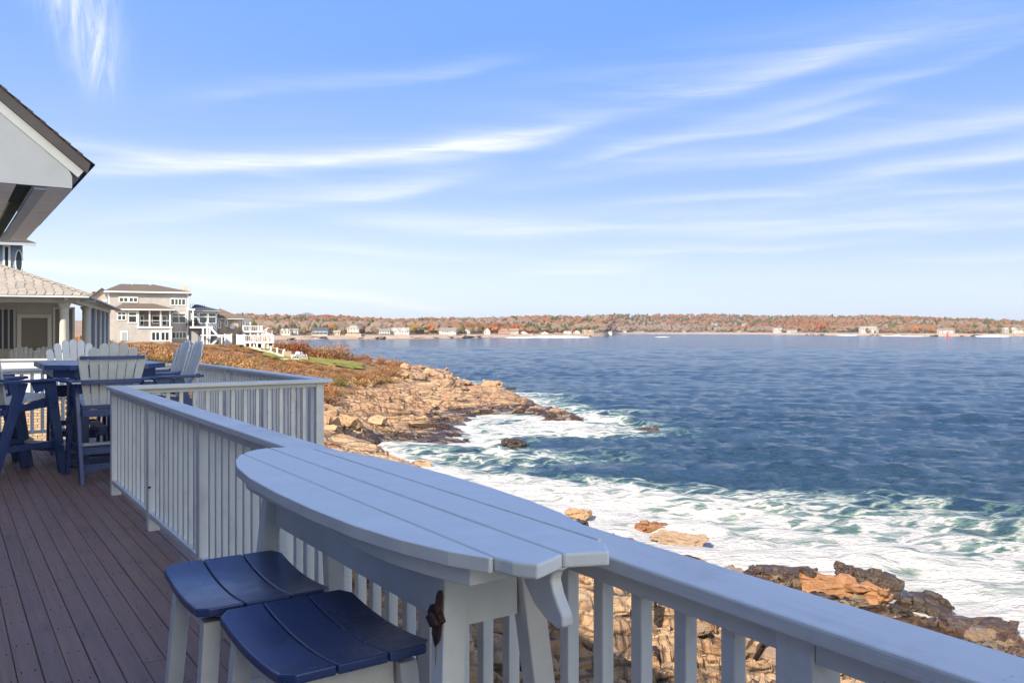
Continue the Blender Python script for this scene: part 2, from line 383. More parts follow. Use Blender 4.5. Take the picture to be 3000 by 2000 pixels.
M_GLASSP = glass('reflection_tint_glass', (.26, .21, .13), .02)  # reflected grass and white porch put into the pane colour
M_SCREEN = simple('insect_screen', (.075, .082, .092), .7, .15, 2, .3, 300)
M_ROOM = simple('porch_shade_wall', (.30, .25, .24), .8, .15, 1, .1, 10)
M_BRICK = simple('tan_brick', (.58, .43, .27), .9, .20, 9, .6, 90, bd=.006)
M_MORTAR = simple('mortar', (.36, .29, .20), .95, .15, 9, .5, 80)
M_CHIMNEY = simple('red_brick_chimney', (.34, .085, .05), .9, .25, 4, .4, 40)
M_METAL = simple('dark_metal', (.03, .032, .036), .45, .2, 8, .1, 40, .6)
M_CONC = simple('pale_concrete', (.52, .46, .37), .9, .15, 3, .3, 40)
M_STONEW = simple('grey_patio_stone', (.30, .30, .25), .9, .25, 3, .5, 20)
M_REDBUOY = simple('red_buoy_paint', (.62, .045, .07), .5, .1, 2, .1, 20)
M_TRAP = simple('green_trap_mesh', (.03, .20, .09), .5, .3, 12, .2, 40)
M_TWINE = simple('yellow_twine', (.55, .42, .12), .8, .3, 12, .2, 40)

def rock_mat():
    t = NT('coastal_rock'); v = t.coords('Object', (1,1,1), False)
    rnd = t.attr('rnd'); crack = t.attr('crack'); wet = t.attr('wet'); soil = t.attr('soil')
    st = t.coords('Object', (.33,1.5,4.5), False, (.10,.05,.28)); g = t.noise(st, 1.3, 9, .66, .5); f = t.noise(v, 6.5, 7, .7); big = t.noise(v, .12, 4, .55)
    fine = t.noise(v, 28, 4, .7)
    c = t.mix(t.ramp(rnd, .05, .95), (.50, .295, .155), (.62, .415, .24))
    c = t.mix(t.ramp(g, .42, .70, 0, .75), c, (.335, .175, .095))
    c = t.mix(t.ramp(f, .5, .78, 0, .6), c, (.26, .19, .135)); c = t.mix(t.ramp(f, .5, .22, 0, .5), c, (.58, .42, .27))
    c = t.mix(t.ramp(big, .52, .68, 0, .65), c, (.38, .17, .10)); c = t.mix(t.ramp(rnd, .80, .86, 0, .5), c, (.29, .25, .215))
    c = t.mix(t.ramp(crack, .0, .10, .75, 0), c, (.085, .062, .045))
    c = t.mix(t.ramp(soil, .35, .75), c, t.mix(t.ramp(f, .3, .7), (.20, .11, .055), (.33, .21, .10)))
    wn = t.math('ADD', wet, t.math('MULTIPLY', t.math('SUBTRACT', g, .5), 1.1))
    wf = t.ramp(wn, .35, .72)
    c = t.mix(wf, c, t.mix(t.ramp(f, .35, .7), (.030, .023, .016), (.105, .052, .026)))
    wv = t.n('ShaderNodeVectorMath', operation='ADD'); wn = t.n('ShaderNodeTexNoise'); t.L.new(v, wn.inputs['Vector']); t.set(wn, 'Scale', .5); t.set(wn, 'Detail', 4)
    def joints(scl, sc):
        a_ = t.n('ShaderNodeVectorMath', operation='ADD'); b_ = t.n('ShaderNodeVectorMath', operation='SCALE'); t.L.new(wn.outputs['Color'], b_.inputs[0]); t.set(b_, 'Scale', .9)
        t.L.new(t.coords('Object', scl, False, (.05,.04,.30)), a_.inputs[0]); t.L.new(b_.outputs[0], a_.inputs[1])
        e_ = t.n('ShaderNodeTexVoronoi', feature='DISTANCE_TO_EDGE'); t.L.new(a_.outputs[0], e_.inputs['Vector']); t.set(e_, 'Scale', sc)
        f_ = t.n('ShaderNodeTexVoronoi', feature='F1'); t.L.new(a_.outputs[0], f_.inputs['Vector']); t.set(f_, 'Scale', sc)
        sp = t.n('ShaderNodeSeparateColor'); t.L.new(f_.outputs['Color'], sp.inputs[0]); return e_.outputs['Distance'], sp.outputs[0]
    j1, q1 = joints((.14,.58,1.0), 1.0); j2, q2 = joints((.55,1.9,2.8), 1.0)
    dry = t.math('SUBTRACT', 1.0, t.ramp(soil, .35, .75))
    c = t.mix(t.math('MULTIPLY', t.ramp(q1, .4, .95, 0, .40), dry), c, (.30, .165, .09)); c = t.mix(t.math('MULTIPLY', t.ramp(q2, .55, .95, 0, .45), dry), c, (.62, .47, .31))
    c = t.mix(t.math('MULTIPLY', t.ramp(j1, .0, .040, .70, 0), dry), c, (.05, .034, .024)); c = t.mix(t.math('MULTIPLY', t.ramp(j2, .0, .035, .45, 0), dry), c, (.08, .052, .036))
    jb = t.math('ADD', t.math('MULTIPLY', t.ramp(j1, 0, .12), .9), t.math('ADD', t.math('MULTIPLY', t.ramp(j2, 0, .14), .35), t.math('ADD', t.math('MULTIPLY', q1, .5), t.math('MULTIPLY', q2, .3))))
    hgt = t.math('ADD', jb, t.math('MULTIPLY', g, .7))
    hgt = t.math('ADD', hgt, t.math('ADD', t.math('MULTIPLY', f, .45), t.math('MULTIPLY', fine, .12)))
    t.bump(hgt, 1.0, .30)
    return t.out(Base_Color=c, Roughness=t.mix(wf, (.9,.9,.9), (.24,.24,.24)), Specular_IOR_Level=.45)
M_ROCK = rock_mat()
def boulder_mat(name, a, b, wet=False):
    t = NT(name); v = t.coords('Object', (.7,1.6,2)); r = t.rnd(); f = t.noise(v, 2.2, 8, .68, .4); g = t.noise(t.coords('Object', (1,1,1)), 9, 6, .7)
    c = t.mix(r, a, b); c = t.mix(t.ramp(f, .48, .72, 0, .7), c, tuple(x*.5 for x in a)); c = t.mix(t.ramp(g, .5, .25, 0, .45), c, tuple(min(.8, x*1.3) for x in b))
    t.bump(t.math('ADD', f, t.math('MULTIPLY', g, .5)), .8, .12)
    return t.out(Base_Color=c, Roughness=.25 if wet else .9)
M_BLD = boulder_mat('tan_boulder', (.37, .23, .13), (.48, .32, .19))
M_BLDG = boulder_mat('grey_boulder', (.27, .19, .135), (.38, .27, .18))
M_BLDW = boulder_mat('wet_dark_rock', (.040, .030, .022), (.085, .052, .030), True)
M_BLDO = boulder_mat('wet_orange_rock', (.22, .105, .045), (.33, .165, .075), True)
def lawn_mat():
    t = NT('lawn_grass'); v = t.coords('Object', jitter=False); n = t.noise(v, .35, 6, .65); m = t.noise(v, 5, 5, .7)
    c = t.mix(t.ramp(n, .38, .66), (.17, .19, .022), (.27, .225, .055)); c = t.mix(t.ramp(m, .4, .75, 0, .6), c, (.12, .145, .02)); c = t.mix(t.ramp(t.noise(v, .9, 6, .7), .52, .72, 0, .7), c, (.26, .18, .07))
    t.bump(m, .8, .1); return t.out(Base_Color=c, Roughness=.95)
M_LAWN = lawn_mat()
def foliage(name, sub=.0):
    t = NT(name); c = t.attr('col', 'Color'); n = t.noise(t.coords('Object'), 3, 3)
    c = t.mix(t.ramp(n, .3, .7, 0, .35), c, t.mix(.5, c, (.02,.015,.01)))
    c = t.mix(t.math('MULTIPLY', t.rnd(), .22), c, (.30, .20, .09))
    return t.out(Base_Color=c, Roughness=.85, Specular_IOR_Level=.2)
M_SCRUB = foliage('scrub_leaves')
def forest_mat():
    t = NT('forest_crowns'); c = t.attr('col', 'Color'); v = t.coords('Object', jitter=False); n = t.noise(v, .45, 5, .7); m = t.noise(v, .09, 3)
    c = t.mix(t.ramp(n, .42, .75, 0, .4), c, t.mix(.5, c, (.05,.03,.02))); c = t.mix(t.ramp(n, .5, .25, 0, .3), c, t.mix(.5, c, (.5,.36,.26)))
    t.bump(n, .6, 1.0); return t.out(Base_Color=c, Roughness=1.0, Specular_IOR_Level=.1)
M_FOREST = forest_mat()
M_BARK = simple('grey_bark', (.27, .21, .17), .95, .2, 4, .5, 20)
M_FARLAND = simple('far_land_ground', (.30, .21, .13), .95, .35, .05, .3, .5)
M_SAND = simple('pale_beach_sand', (.42, .32, .225), .95, .15, .08, .3, .6)
M_MOUNT = simple('haze_blue_mountain', (.16, .19, .24), 1, .1, .001, .0, 1)  # distance haze put into the blue base colour

def sea_mat():
    t = NT('sea_water'); v = t.coords('Object', (1,1,1), False); foam = t.attr('foam')
    n1 = t.noise(t.coords('Object', (.55,1.0,1), False, (0,0,R(-14))), .55, 9, .62, .35); n2 = t.noise(v, 2.4, 5, .6)
    lace_v = t.n('ShaderNodeTexVoronoi', feature='DISTANCE_TO_EDGE'); wv = t.n('ShaderNodeVectorMath', operation='ADD')
    wn = t.n('ShaderNodeTexNoise'); t.L.new(t.coords('Object', (.6,1,1), False), wn.inputs['Vector']); t.set(wn, 'Scale', .8); t.set(wn, 'Detail', 5)
    sc = t.n('ShaderNodeVectorMath', operation='SCALE'); t.L.new(wn.outputs['Color'], sc.inputs[0]); t.set(sc, 'Scale', 2.2)
    t.L.new(t.coords('Object', (.35,.9,1), False, (0,0,R(-14))), wv.inputs[0]); t.L.new(sc.outputs[0], wv.inputs[1]); t.L.new(wv.outputs[0], lace_v.inputs['Vector']); t.set(lace_v, 'Scale', .9)
    lace = t.ramp(lace_v.outputs['Distance'], .0, .22, 1, 0)
    pat = t.math('ADD', t.math('MULTIPLY', n1, .75), t.math('MULTIPLY', lace, .25))
    k = t.math('ADD', foam, t.math('MULTIPLY', t.math('SUBTRACT', pat, .47), 1.5))
    white = t.math('MULTIPLY', t.ramp(k, .48, .86), t.ramp(foam, .10, .30)); green = t.math('MULTIPLY', t.ramp(k, .20, .60), t.ramp(foam, .06, .34))
    far = t.noise(t.coords('Object', (.006,.03,1), False), 1.0, 5, .6)
    deep = t.mix(t.ramp(far, .35, .65), (.021, .055, .100), (.034, .078, .135))
    c = t.mix(green, deep, (.13, .235, .205)); c = t.mix(t.math('MULTIPLY', green, t.ramp(n1, .45, .7, 0, .6)), c, (.36, .46, .40)); c = t.mix(white, c, (.70, .69, .66))
    h = t.math('ADD', t.math('MULTIPLY', t.noise(t.coords('Object', (.36,1,1), False, (0,0,R(10))), 2.7, 8, .66), .62), t.math('MULTIPLY', n2, .30))
    h = t.math('ADD', h, t.math('MULTIPLY', white, .12))
    swell = t.noise(t.coords('Object', (.22,.8,1), False, (0,0,R(9))), 1.0, 7, .66)
    h = t.math('ADD', h, t.math('MULTIPLY', swell, .5))
    t.bump(h, 1.0, .85)
    t.b.inputs['IOR'].default_value = 1.33
    return t.out(Base_Color=c, Roughness=t.ramp(white, 0, 1, .11, .85), Specular_IOR_Level=t.ramp(white, 0, 1, .5, .15))
M_SEA = sea_mat()
# ------------------------------------------------------------------ near coast
SHORE = np.array([(60,-20),(34,8),(24,18),(17.4,26.6),(15.2,30.4),(12.0,34.6),(8.9,36.8),(6.1,41),(3.5,44.5),(-1,52),(-6.0,60),(-8.6,64.5),(-11.4,68.5),(-11.6,72),(-8.9,73.6),
  (-5.6,74.2),(-3.3,75.9),(-2.6,80),(-4.6,86),(-4.0,93),(-2.0,97),(1.6,96.4),(4.6,93),(8.1,91.8),(9.2,94),(8.2,100),(5.6,107),(3.2,117),(1.5,127),(-2.4,134),(-5.5,142),(-11,162),
  (-24,185),(-44,212),(-62,245),(-96,310),(-150,420),(-260,640),(-420,640),(-420,-60),(60,-60)], float)
def shore_sd(x, y):
    """distance to the waterline, positive on land"""
    d = np.full(x.shape, 1e9); ins = np.zeros(x.shape, bool); n = len(SHORE)
    for i in range(n):
        ax, ay = SHORE[i]; bx, by = SHORE[(i+1) % n]; ex, ey = bx-ax, by-ay
        tt = np.clip(((x-ax)*ex+(y-ay)*ey)/(ex*ex+ey*ey), 0, 1)
        d = np.minimum(d, np.hypot(x-ax-tt*ex, y-ay-tt*ey))
        if ay != by:
            c = ((ay > y) != (by > y)) & (x < (bx-ax)*(y-ay)/(by-ay)+ax); ins ^= c
    return np.where(ins, d, -d)
CTRL = np.array([(-35.4,140,-3.35),(-27,130,-3.8),(-40,132,-3.0),(-20,140,-4.4),(-20.5,150,-4.7),(-31,150,-3.6),(-45,165,-2.4),(-66,150,-.7),(-80,150,-.5),(-55,150,-.9),(-100,170,0),(-48,148,-1.2),(-44,141,-1.9),
  (-13,150,-5.7),(-12,140,-6.6),(-18.5,115,-6.3),(-8,112,-7.7),(-19.6,92,-6.5),(-14,84,-7.4),(-14,100,-6.9),(-5,100,-7.9),(-22.5,80,-3.2),(-20,100,-5.2),(-21,112,-5.2),(-44,120,-1.6),(-30,110,-3.3),(-26,72,-2.3),(-40,90,-1.2),(-70,110,-.2),(-60,60,-.6),(-30,50,-2.0),
  (-35,30,-1.6),(-15,40,-4.2),(-17,60,-4.6),(-8,40,-5.6),(0,20,-5.2),(-4,12,-3.6),(6,14,-5.6),(10,20,-6.7),(5,27,-7.0),(2,33,-7.1),(8,27,-7.4),(14,18,-7.2),(-10,52,-6.4),(0,2,-3.2),(-14,14,-2.4),(-10,-8,-2.5),(10,-5,-5),(-30,5,-1.5),(-16,70,-6.0),
  (3,97,-7.5),(6,96.5,-7.7),(3,105,-7.4),(0,112,-7.2),(-1,120,-7.0),(-4,130,-6.8),(10,31.5,-8.1),(13.3,28.6,-8.1),(16,23,-7.9),(6,38,-8.0),(3,41,-7.9),(-60,-20,-1.5),(-150,100,1.5),(-150,220,0),(-70,200,-2),(-120,300,-2),(-35,170,-4.2),(-300,300,2),(-300,50,2)], float)
def _tps_fit(P, z):
    n = len(P); d = np.hypot(P[:,None,0]-P[None,:,0], P[:,None,1]-P[None,:,1])
    K = np.where(d > 0, d*d*np.log(d+1e-9), 0)+np.eye(n)*4.0
    A = np.zeros((n+3,n+3)); A[:n,:n] = K; A[:n,n] = 1; A[:n,n+1:] = P; A[n,:n] = 1; A[n+1:,:n] = P.T
    return np.linalg.solve(A, np.concatenate([z, np.zeros(3)]))
_W = _tps_fit(CTRL[:,:2], CTRL[:,2])
def base_h(x, y):
    s = _W[len(CTRL)]+_W[len(CTRL)+1]*x+_W[len(CTRL)+2]*y
    for i, (a, b, _) in enumerate(CTRL):
        d2 = (x-a)**2+(y-b)**2; s = s+_W[i]*.5*d2*np.log(d2+1e-9)
    return s
SCRUB_EDGE = np.array([(-14,-30),(-9,10),(-12,35),(-16,60),(-19.5,80),(-20,96),(-18.6,106),(-17.8,124),(-17.2,142),(-19,156),(-28,176),(-400,600)], float)
def scrub_mask(x, y):
    """1 inland of the scrub edge, 0 on bare rock"""
    ex = np.interp(y, SCRUB_EDGE[:,1], SCRUB_EDGE[:,0]); w = (fbm(x*.25, y*.25, 3, 90)-.5)*5
    return sst(ex-x+w, -1.2, 1.6)
LAWN = [((-36.5,143),(-48,147.5),(-50,150.5),(-44,152)),]
LAWN_POLY = np.array([(-51,150.5),(-47,146),(-41,140),(-38,135.5),(-32,130.5),(-26,128.5),(-22.5,129.5),(-23.5,137),(-28,144),(-33,147),(-38,147.5),(-44,150)], float)
def in_poly(x, y, P):
    ins = np.zeros(np.shape(x), bool); n = len(P)
    for i in range(n):
        (ax, ay), (bx, by) = P[i], P[(i+1) % n]
        if ay != by: ins ^= ((ay > y) != (by > y)) & (x < (bx-ax)*(y-ay)/(by-ay)+ax)
    return ins
def land(x, y, detail=True):
    sd = shore_sd(x, y); b = base_h(x, y); sc = scrub_mask(x, y)
    edge = sst(sd, -.8, 3.2)
    z = np.where(sd > -6, WZ-.45+(np.maximum(b, WZ+.55)-WZ+.45)*edge, WZ-.45-.06*np.minimum(-sd-1, 60))
    z = np.where(sd < 0, WZ-.45+.35*edge*4+.14*np.minimum(sd, 0), z)
    if not detail: return z, sd, sc
    a = R(17); u = x*math.cos(a)+y*math.sin(a); v = -x*math.sin(a)+y*math.cos(a)
    wx = (fbm(x*.2, y*.2, 3, 5)-.5)*3; wy = (fbm(x*.2, y*.2, 3, 6)-.5)*3
    h1, c1, r1 = slabs((u+wx)/12.0, (v+wy)/4.0, 100); h2, c2, r2 = slabs((u+wx*.6)/4.6, (v+wy*.6)/1.5, 200); h3, c3, r3 = slabs((u+wx*.2)/1.5, (v+wy*.2)/.55, 300)
    h4, c4, r4 = slabs(u/.5, v/.22, 400)
    def saw(t): f = t-np.floor(t); return np.where(f < .10, f/.10*1.0, 1-(f-.10)/.90)-.5, f
    t1, f1 = saw((v+wy*1.3+u*.05)/4.6+.25*h2); t2, f2 = saw((v+wy*.8-u*.03)/1.35+.5*h1); t3, f3 = saw((v+wy*.5+u*.06)/.48+.5*h3)
    rough = .55+.9*sst(fbm(x*.09, y*.09, 3, 44), .38, .62)
    rel = (h1*.55+h2*.40*rough+h3*.20*rough+h4*.07+t1*.62+t2*.30*rough+t3*.10)+(fbm(x*.8, y*.8, 4, 8)-.5)*.35-.16*np.exp(-c2*14)*rough-.09*np.exp(-c3*12)
    k = (1-sc*.75)*sst(sd, -2.5, 2.0)*(.55+.45*sst(sd, 0, 6))
    z = z+rel*k+sc*(fbm(x*.3, y*.3, 3, 9)-.5)*.7*sst(sd, 2, 8)
    return z, sd, sc, np.minimum(np.minimum(np.minimum(c1*2.2, c2*1.3), c3*1.5), np.minimum(np.abs(f1)*2.4, np.abs(f2)*.9)), (r1*.35+r2*.4+r3*.25)  # step feet join the joints: crevice shade put into the rock colour
def ground_z(x, y):
    a = np.array([float(x)]), np.array([float(y)]); return float(land(*a)[0][0])

def build_coast():
    na, nr = 640, 560
    az = np.linspace(R(-58), R(54), na); rr = 7.0*np.power(620/7.0, np.linspace(0, 1, nr))
    A, RR = np.meshgrid(az, rr); x = RR*np.sin(A); y = RR*np.cos(A)
    z, sd, sc, crack, rnd = land(x, y)
    lim = np.where((sd < -14), True, False)
    idx = np.arange(na*nr).reshape(nr, na)
    q = np.stack([idx[:-1,:-1], idx[:-1,1:], idx[1:,1:], idx[1:,:-1]], -1).reshape(-1, 4)
    keep = ~(lim.ravel()[q].all(1)); q = q[keep]
    used = np.unique(q); remap = -np.ones(na*nr, int); remap[used] = np.arange(len(used)); q = remap[q]
    V = np.stack([x.ravel(), y.ravel(), z.ravel()], -1)[used]
    wet = np.clip(1.35-(z-WZ)/1.15-np.maximum(sd-3.5, 0)*.06, 0, 1.2)*(sd < 16)+.55*sst(x, 6.5, 10.5)*sst(y, 42, 37)*(sd < 8)
    o = mesh_np('rocky_shore', V, q[:, ::-1], M_ROCK, smooth=False,
        attrs={'crack': crack.ravel()[used], 'rnd': rnd.ravel()[used], 'wet': wet.ravel()[used], 'soil': (sc*sst(sd,1,4)).ravel()[used]})
    tag(o, kind='structure'); return o
shore = build_coast()

def lawn_sheet():
    xs = np.arange(-52, -21, .5); ys = np.arange(124, 153, .5); X, Y = np.meshgrid(xs, ys)
    z, sd, sc = land(X, Y)[:3]; idx = np.arange(X.size).reshape(X.shape)
    q = np.stack([idx[:-1,:-1], idx[:-1,1:], idx[1:,1:], idx[1:,:-1]], -1).reshape(-1, 4)
    jit = (fbm(X*.5, Y*.5, 3, 70)-.5)*3.5
    ins = in_poly(X+jit, Y+jit*.7, LAWN_POLY).ravel()
    q = q[ins[q].all(1)]
    used = np.unique(q); remap = -np.ones(X.size, int); remap[used] = np.arange(len(used))
    V = np.stack([X.ravel(), Y.ravel(), z.ravel()+.22], -1)[used]
    o = mesh_np('lawn', V, remap[q], M_LAWN); tag(o, kind='structure')
lawn_sheet()

# ------------------------------------------------------------------ sea
def build_sea():
    na, n1 = 620, 430
    az = np.linspace(R(-42), R(46), na)
    rr = np.concatenate([16*np.power(520/16., np.linspace(0, 1, n1)), 520*np.power(9000/520., np.linspace(0, 1, 40))[1:]])
    A, RR = np.meshgrid(az, rr); x = RR*np.sin(A); y = RR*np.cos(A)
    sd = shore_sd(x, y)
    rs = np.random.default_rng(5); z = np.zeros(x.shape); dx = np.zeros(x.shape); dy = np.zeros(x.shape)
    sp = np.gradient(rr)[:,None]*np.ones((1,na)); sp = np.maximum(sp*.55, RR*(az[1]-az[0]))
    for i in range(64):
        lam = .9*math.exp(rs.uniform(0, 2.6)); th = R(200+rs.normal(0, 21)); k = 2*math.pi/lam; amp = .0165*(lam if lam < 1.8 else 1.8*(lam/1.8)**.22)*rs.uniform(.6, 1.2)
        ph = k*(x*math.sin(th)+y*math.cos(th))+rs.uniform(0, 6.28); att = np.exp(-(sp/lam*2.4)**2)
        s, c = np.sin(ph), np.cos(ph); z += amp*att*s; dx -= .75*amp*att*c*math.sin(th); dy -= .75*amp*att*c*math.cos(th)
    gust = .55+.9*fbm(x*.02, y*.035, 3, 31); calm = sst(-sd, -1, 5)*.75+.25
    z *= gust*calm*1.1; x2 = x+dx*gust*calm; y2 = y+dy*gust*calm
    # surf: swell heaped against the rocks
    u = fbm(x*.13+3, y*.30, 4, 51); z += 1.0*np.exp(-(np.maximum(-sd, 0)/8.)**2)*(u-.42)*(sd < 3)
    wob = (fbm(x*.09, y*.14, 3, 55)-.5)*7
    for dc, am in ((4.5, .42), (10.5, .34), (16.5, .22)): z += am*np.exp(-((-sd-dc-wob)/1.1)**2)*sst(fbm(x*.12+dc, y*.2, 3, 57), .40, .62)*sst(y, 60, 46)
    # foam: along the waterline, wide on the near shore and in the cove under the point
    d = np.maximum(-sd, 0); near = sst(y, 62, 48); cove = np.exp(-(((x-3)/13.)**2+((y-86)/8.0)**2)**1.3)
    w = 5.0+16.0*near*(.6+.8*fbm(x*.05, y*.08, 3, 61)); foam = np.exp(-(d/w)**1.7)*(.74+.22*near)
    foam = np.maximum(foam, cove*.92); foam = np.maximum(foam, .92*np.exp(-(d/1.5)**2)*(sd < .8))
    foam = np.maximum(foam, .62*np.exp(-((x-14)/7.)**2-((y-48.5+(x-14)*.12)/1.7)**2)); foam = np.maximum(foam, .60*np.exp(-((x+2)/11.)**2-((y-66-(x+2)*.1)/6)**2))
    foam = np.maximum(foam, .55*np.exp(-((x-6)/9.)**2-((y-57+(x)*.2)/2.6)**2)); foam = np.maximum(foam, .6*np.exp(-((x-4)/7.)**2-((y-131)/5)**2)); foam = np.maximum(foam, .5*np.exp(-((x-12)/8.)**2-((y-104)/3.5)**2))
    foam = foam+.10*sst(fbm(x*.05, y*.16, 4, 71), .55, .8)
    foam = foam-.34*near*sst(d, 2.5, 8)*(fbm(x*.16+2, y*.34, 3, 81)-.30)
    foam *= (RR < 420)
    shorey = None
    idx = np.arange(x.size).reshape(x.shape)
    q = np.stack([idx[:-1,:-1], idx[:-1,1:], idx[1:,1:], idx[1:,:-1]], -1).reshape(-1, 4)
    dry = (sd > 9).ravel(); q = q[~dry[q].all(1)]
    used = np.unique(q); remap = -np.ones(x.size, int); remap[used] = np.arange(len(used))
    V = np.stack([x2.ravel(), y2.ravel(), WZ+z.ravel()], -1)[used]
    o = mesh_np('sea', V, remap[q][:, ::-1], M_SEA, attrs={'foam': foam.ravel()[used]})
    tag(o, kind='structure')
build_sea()

# ------------------------------------------------------------------ loose blocks on the ledges
from mathutils import noise as mnoise
def hull_mesh(name, seed, sx, sy, sz, n=26, boxy=.75, rough=1):
    rs = random.Random(seed); bm = bmesh.new()
    for i in range(n):
        p = [rs.uniform(-1, 1) for _ in range(3)]; m = max(abs(c) for c in p); l = math.sqrt(sum(c*c for c in p))
        k = boxy/m+(1-boxy)/l; k *= rs.uniform(.82, 1.0); bm.verts.new((p[0]*k*sx, p[1]*k*sy, p[2]*k*sz))
    r = bmesh.ops.convex_hull(bm, input=bm.verts)
    bmesh.ops.delete(bm, geom=[v for v in bm.verts if not v.link_faces], context='VERTS')
    bmesh.ops.bevel(bm, geom=list(bm.edges), offset=.03*min(sx,sy,sz)*2, segments=1, affect='EDGES', clamp_overlap=True)
    bmesh.ops.triangulate(bm, faces=bm.faces)
    for _ in range(rough):
        bmesh.ops.subdivide_edges(bm, edges=[e for e in bm.edges if e.calc_length() > .22*max(sx,sy,sz)/(1+_)], cuts=1, use_grid_fill=False); bmesh.ops.triangulate(bm, faces=bm.faces)
    if rough:
        bm.normal_update(); m_ = min(sx,sy,sz); o_ = Vector((seed*3.7, seed*1.3, seed*.7))
        for v in bm.verts:
            p = Vector((v.co.x/m_*.95, v.co.y/m_*1.0, v.co.z/m_*1.15)); n_ = mnoise.fractal(p*1.0+o_, 1.0, 2.1, 4); c_ = mnoise.cell(Vector((p.x*1.3, p.y*1.6, p.z*2.0))+o_)
            v.co += v.normal*m_*(n_*.15+(c_-.5)*.22)
    bmesh.ops.recalc_face_normals(bm, faces=bm.faces)
    me = bpy.data.meshes.new(name); bm.to_mesh(me); bm.free(); return me
HULLS = [[hull_mesh('boulder', s*10+k, .5, .38+.05*k, .25+.045*k) for k in range(4)] for s in range(3)]
for hs in HULLS:
    for k, me in enumerate(hs): me.materials.append((M_BLD, M_BLDG, M_BLD, M_BLDG)[k])
WETHULL = []
for s in range(3):
    me = hull_mesh('wet_rock', 90+s, .5, .36, .22, 30); me.materials.append(M_BLDW); WETHULL.append(me)
def put_rock(me, x, y, s, sink=.35, parent=None, name='boulder', rz=None, tilt=.25, sc=(1,1,1), z=None):
    o = bpy.data.objects.new(name, me); COL.objects.link(o)
    z = ground_z(x, y) if z is None else z
    o.location = (x, y, z+.25*s*sc[2]*(1-sink)*1.2); o.rotation_euler = (random.uniform(-tilt, tilt), random.uniform(-tilt, tilt), random.uniform(0, 6.28) if rz is None else rz)
    o.scale = (s*sc[0], s*sc[1], s*sc[2]); o.parent = parent; return o
def scatter_rocks(n, fx, smin, smax, power=2.0):
    k = 0; tries = 0
    while k < n and tries < n*12:
        tries += 1; x, y = fx(); a = (np.array([x]), np.array([y])); z, sd, sc = [float(q[0]) for q in land(*a)[:3]]
        if sd < .8 or sc > .55: continue
        s = smin+(smax-smin)*random.random()**power; wet = z < WZ+.75
        me = random.choice(WETHULL) if wet else random.choice(random.choice(HULLS))
        put_rock(me, x, y, s, random.uniform(.2, .55), shore); k += 1
random.seed(21)
# ridge of broken blocks at the back of the ledge
scatter_rocks(40, lambda: (random.uniform(-19, -6), random.gauss(136, 7)), .7, 2.6)
scatter_rocks(16, lambda: (random.gauss(-14, 4), random.gauss(119, 7)), .6, 2.0)
scatter_rocks(26, lambda: (random.gauss(-14, 2.4), random.gauss(71, 2.6)), .7, 2.5, 1.3)
scatter_rocks(40, lambda: (random.uniform(-22, 4), random.uniform(76, 118)), .3, 1.1)
scatter_rocks(75, lambda: (random.uniform(-4, 13), random.uniform(13, 40)), .25, 1.25)
scatter_rocks(22, lambda: (random.gauss(3.5, 2.2), random.gauss(28.5, 2.5)), .25, .8)
# rocks one can single out
def single(me_seed, dims, mat, px, py, w, label, cat='rock', name='rock', rz=0, z=None, n=30, boxy=.75):
    me = hull_mesh(name, me_seed, dims[0]/2, dims[1]/2, dims[2]/2, n, boxy, 3); me.materials.append(mat)
    o = bpy.data.objects.new(name, me); COL.objects.link(o); o.location = PX(px, py, w); o.rotation_euler = (0, 0, rz)
    if z is not None: o.location.z = z
    return tag(o, label, cat)
single(301, (2.5,2.6,2.6), M_BLDG, 1296, 1100, 148, 'big square block of rock at the end of the bluff', rz=.2, n=40, boxy=.95)
single(302, (3.0,2.6,2.3), M_BLDG, 1255, 1098, 149, 'dark split block beside the big square block', rz=.5, boxy=.9)
single(303, (4.2,2.4,1.5), M_BLD, 1440, 1128, 135, 'long pale slab of rock low on the back shoreline', rz=.1, boxy=.85)
single(304, (2.9,1.3,.9), M_BLDW, 1512, 1302, 74.5, 'dark flat rock awash in the foam below the ledge', 'rock', rz=.15, z=WZ+.12)
single(305, (3.0,1.6,.8), M_BLDW, 1893, 1262, 84, 'lone dark rock breaking the water right of the foam', rz=-.1, z=WZ+.05)
single(306, (2.3,1.2,1.1), M_BLDW, 1494, 1141, 142, 'small dark rock in open water behind the ledge', rz=.3, z=WZ+.1)
single(307, (1.4,.8,.6), M_BLDW, 1470, 1141, 143, 'tiny dark rock just left of another in open water', rz=.9, z=WZ+.05)
single(308, (1.9,.9,.9), M_BLDO, 1908, 1571, 42.5, 'wet brown rock in the white surf beyond the railing', rz=.2, z=WZ+.15)
o = single(309, (3.5,1.3,1.25), M_BLDO, 2470, 1775, 31.2, 'large wet orange slab of rock above the railing', rz=-.62, z=WZ+.45, n=44, boxy=.88)
single(310, (2.9,1.2,1.2), M_BLDW, 2545, 1750, 32.6, 'dark wet rock standing behind the orange slab', rz=-.6, z=WZ+.30, boxy=.9)
single(311, (2.2,1.6,1.1), M_BLDW, 2700, 1800, 30.3, 'black wet rock at the right end of the orange slab', rz=-.4, z=WZ+.12, boxy=.85)
single(312, (3.0,1.8,.7), M_BLDW, 2290, 1710, 33.8, 'flat dark wet rock left of the orange slab', rz=-.3, z=WZ+.25)
single(313, (2.6,1.4,.6), M_BLDW, 2860, 1862, 28.2, 'low black rock in the foam at the far right', rz=-.6, z=WZ+.2)
single(314, (3.0,1.0,.6), M_BLDG, 1990, 1608, 39.5, 'tan ledge of rock peeping over the railing', rz=-.55, z=WZ+.35, boxy=.9)
single(315, (1.4,.9,.9), M_BLD, 1238, 1372, 60.5, 'pale boulder peeping over the tabletop edge', rz=.2, z=WZ+.4)
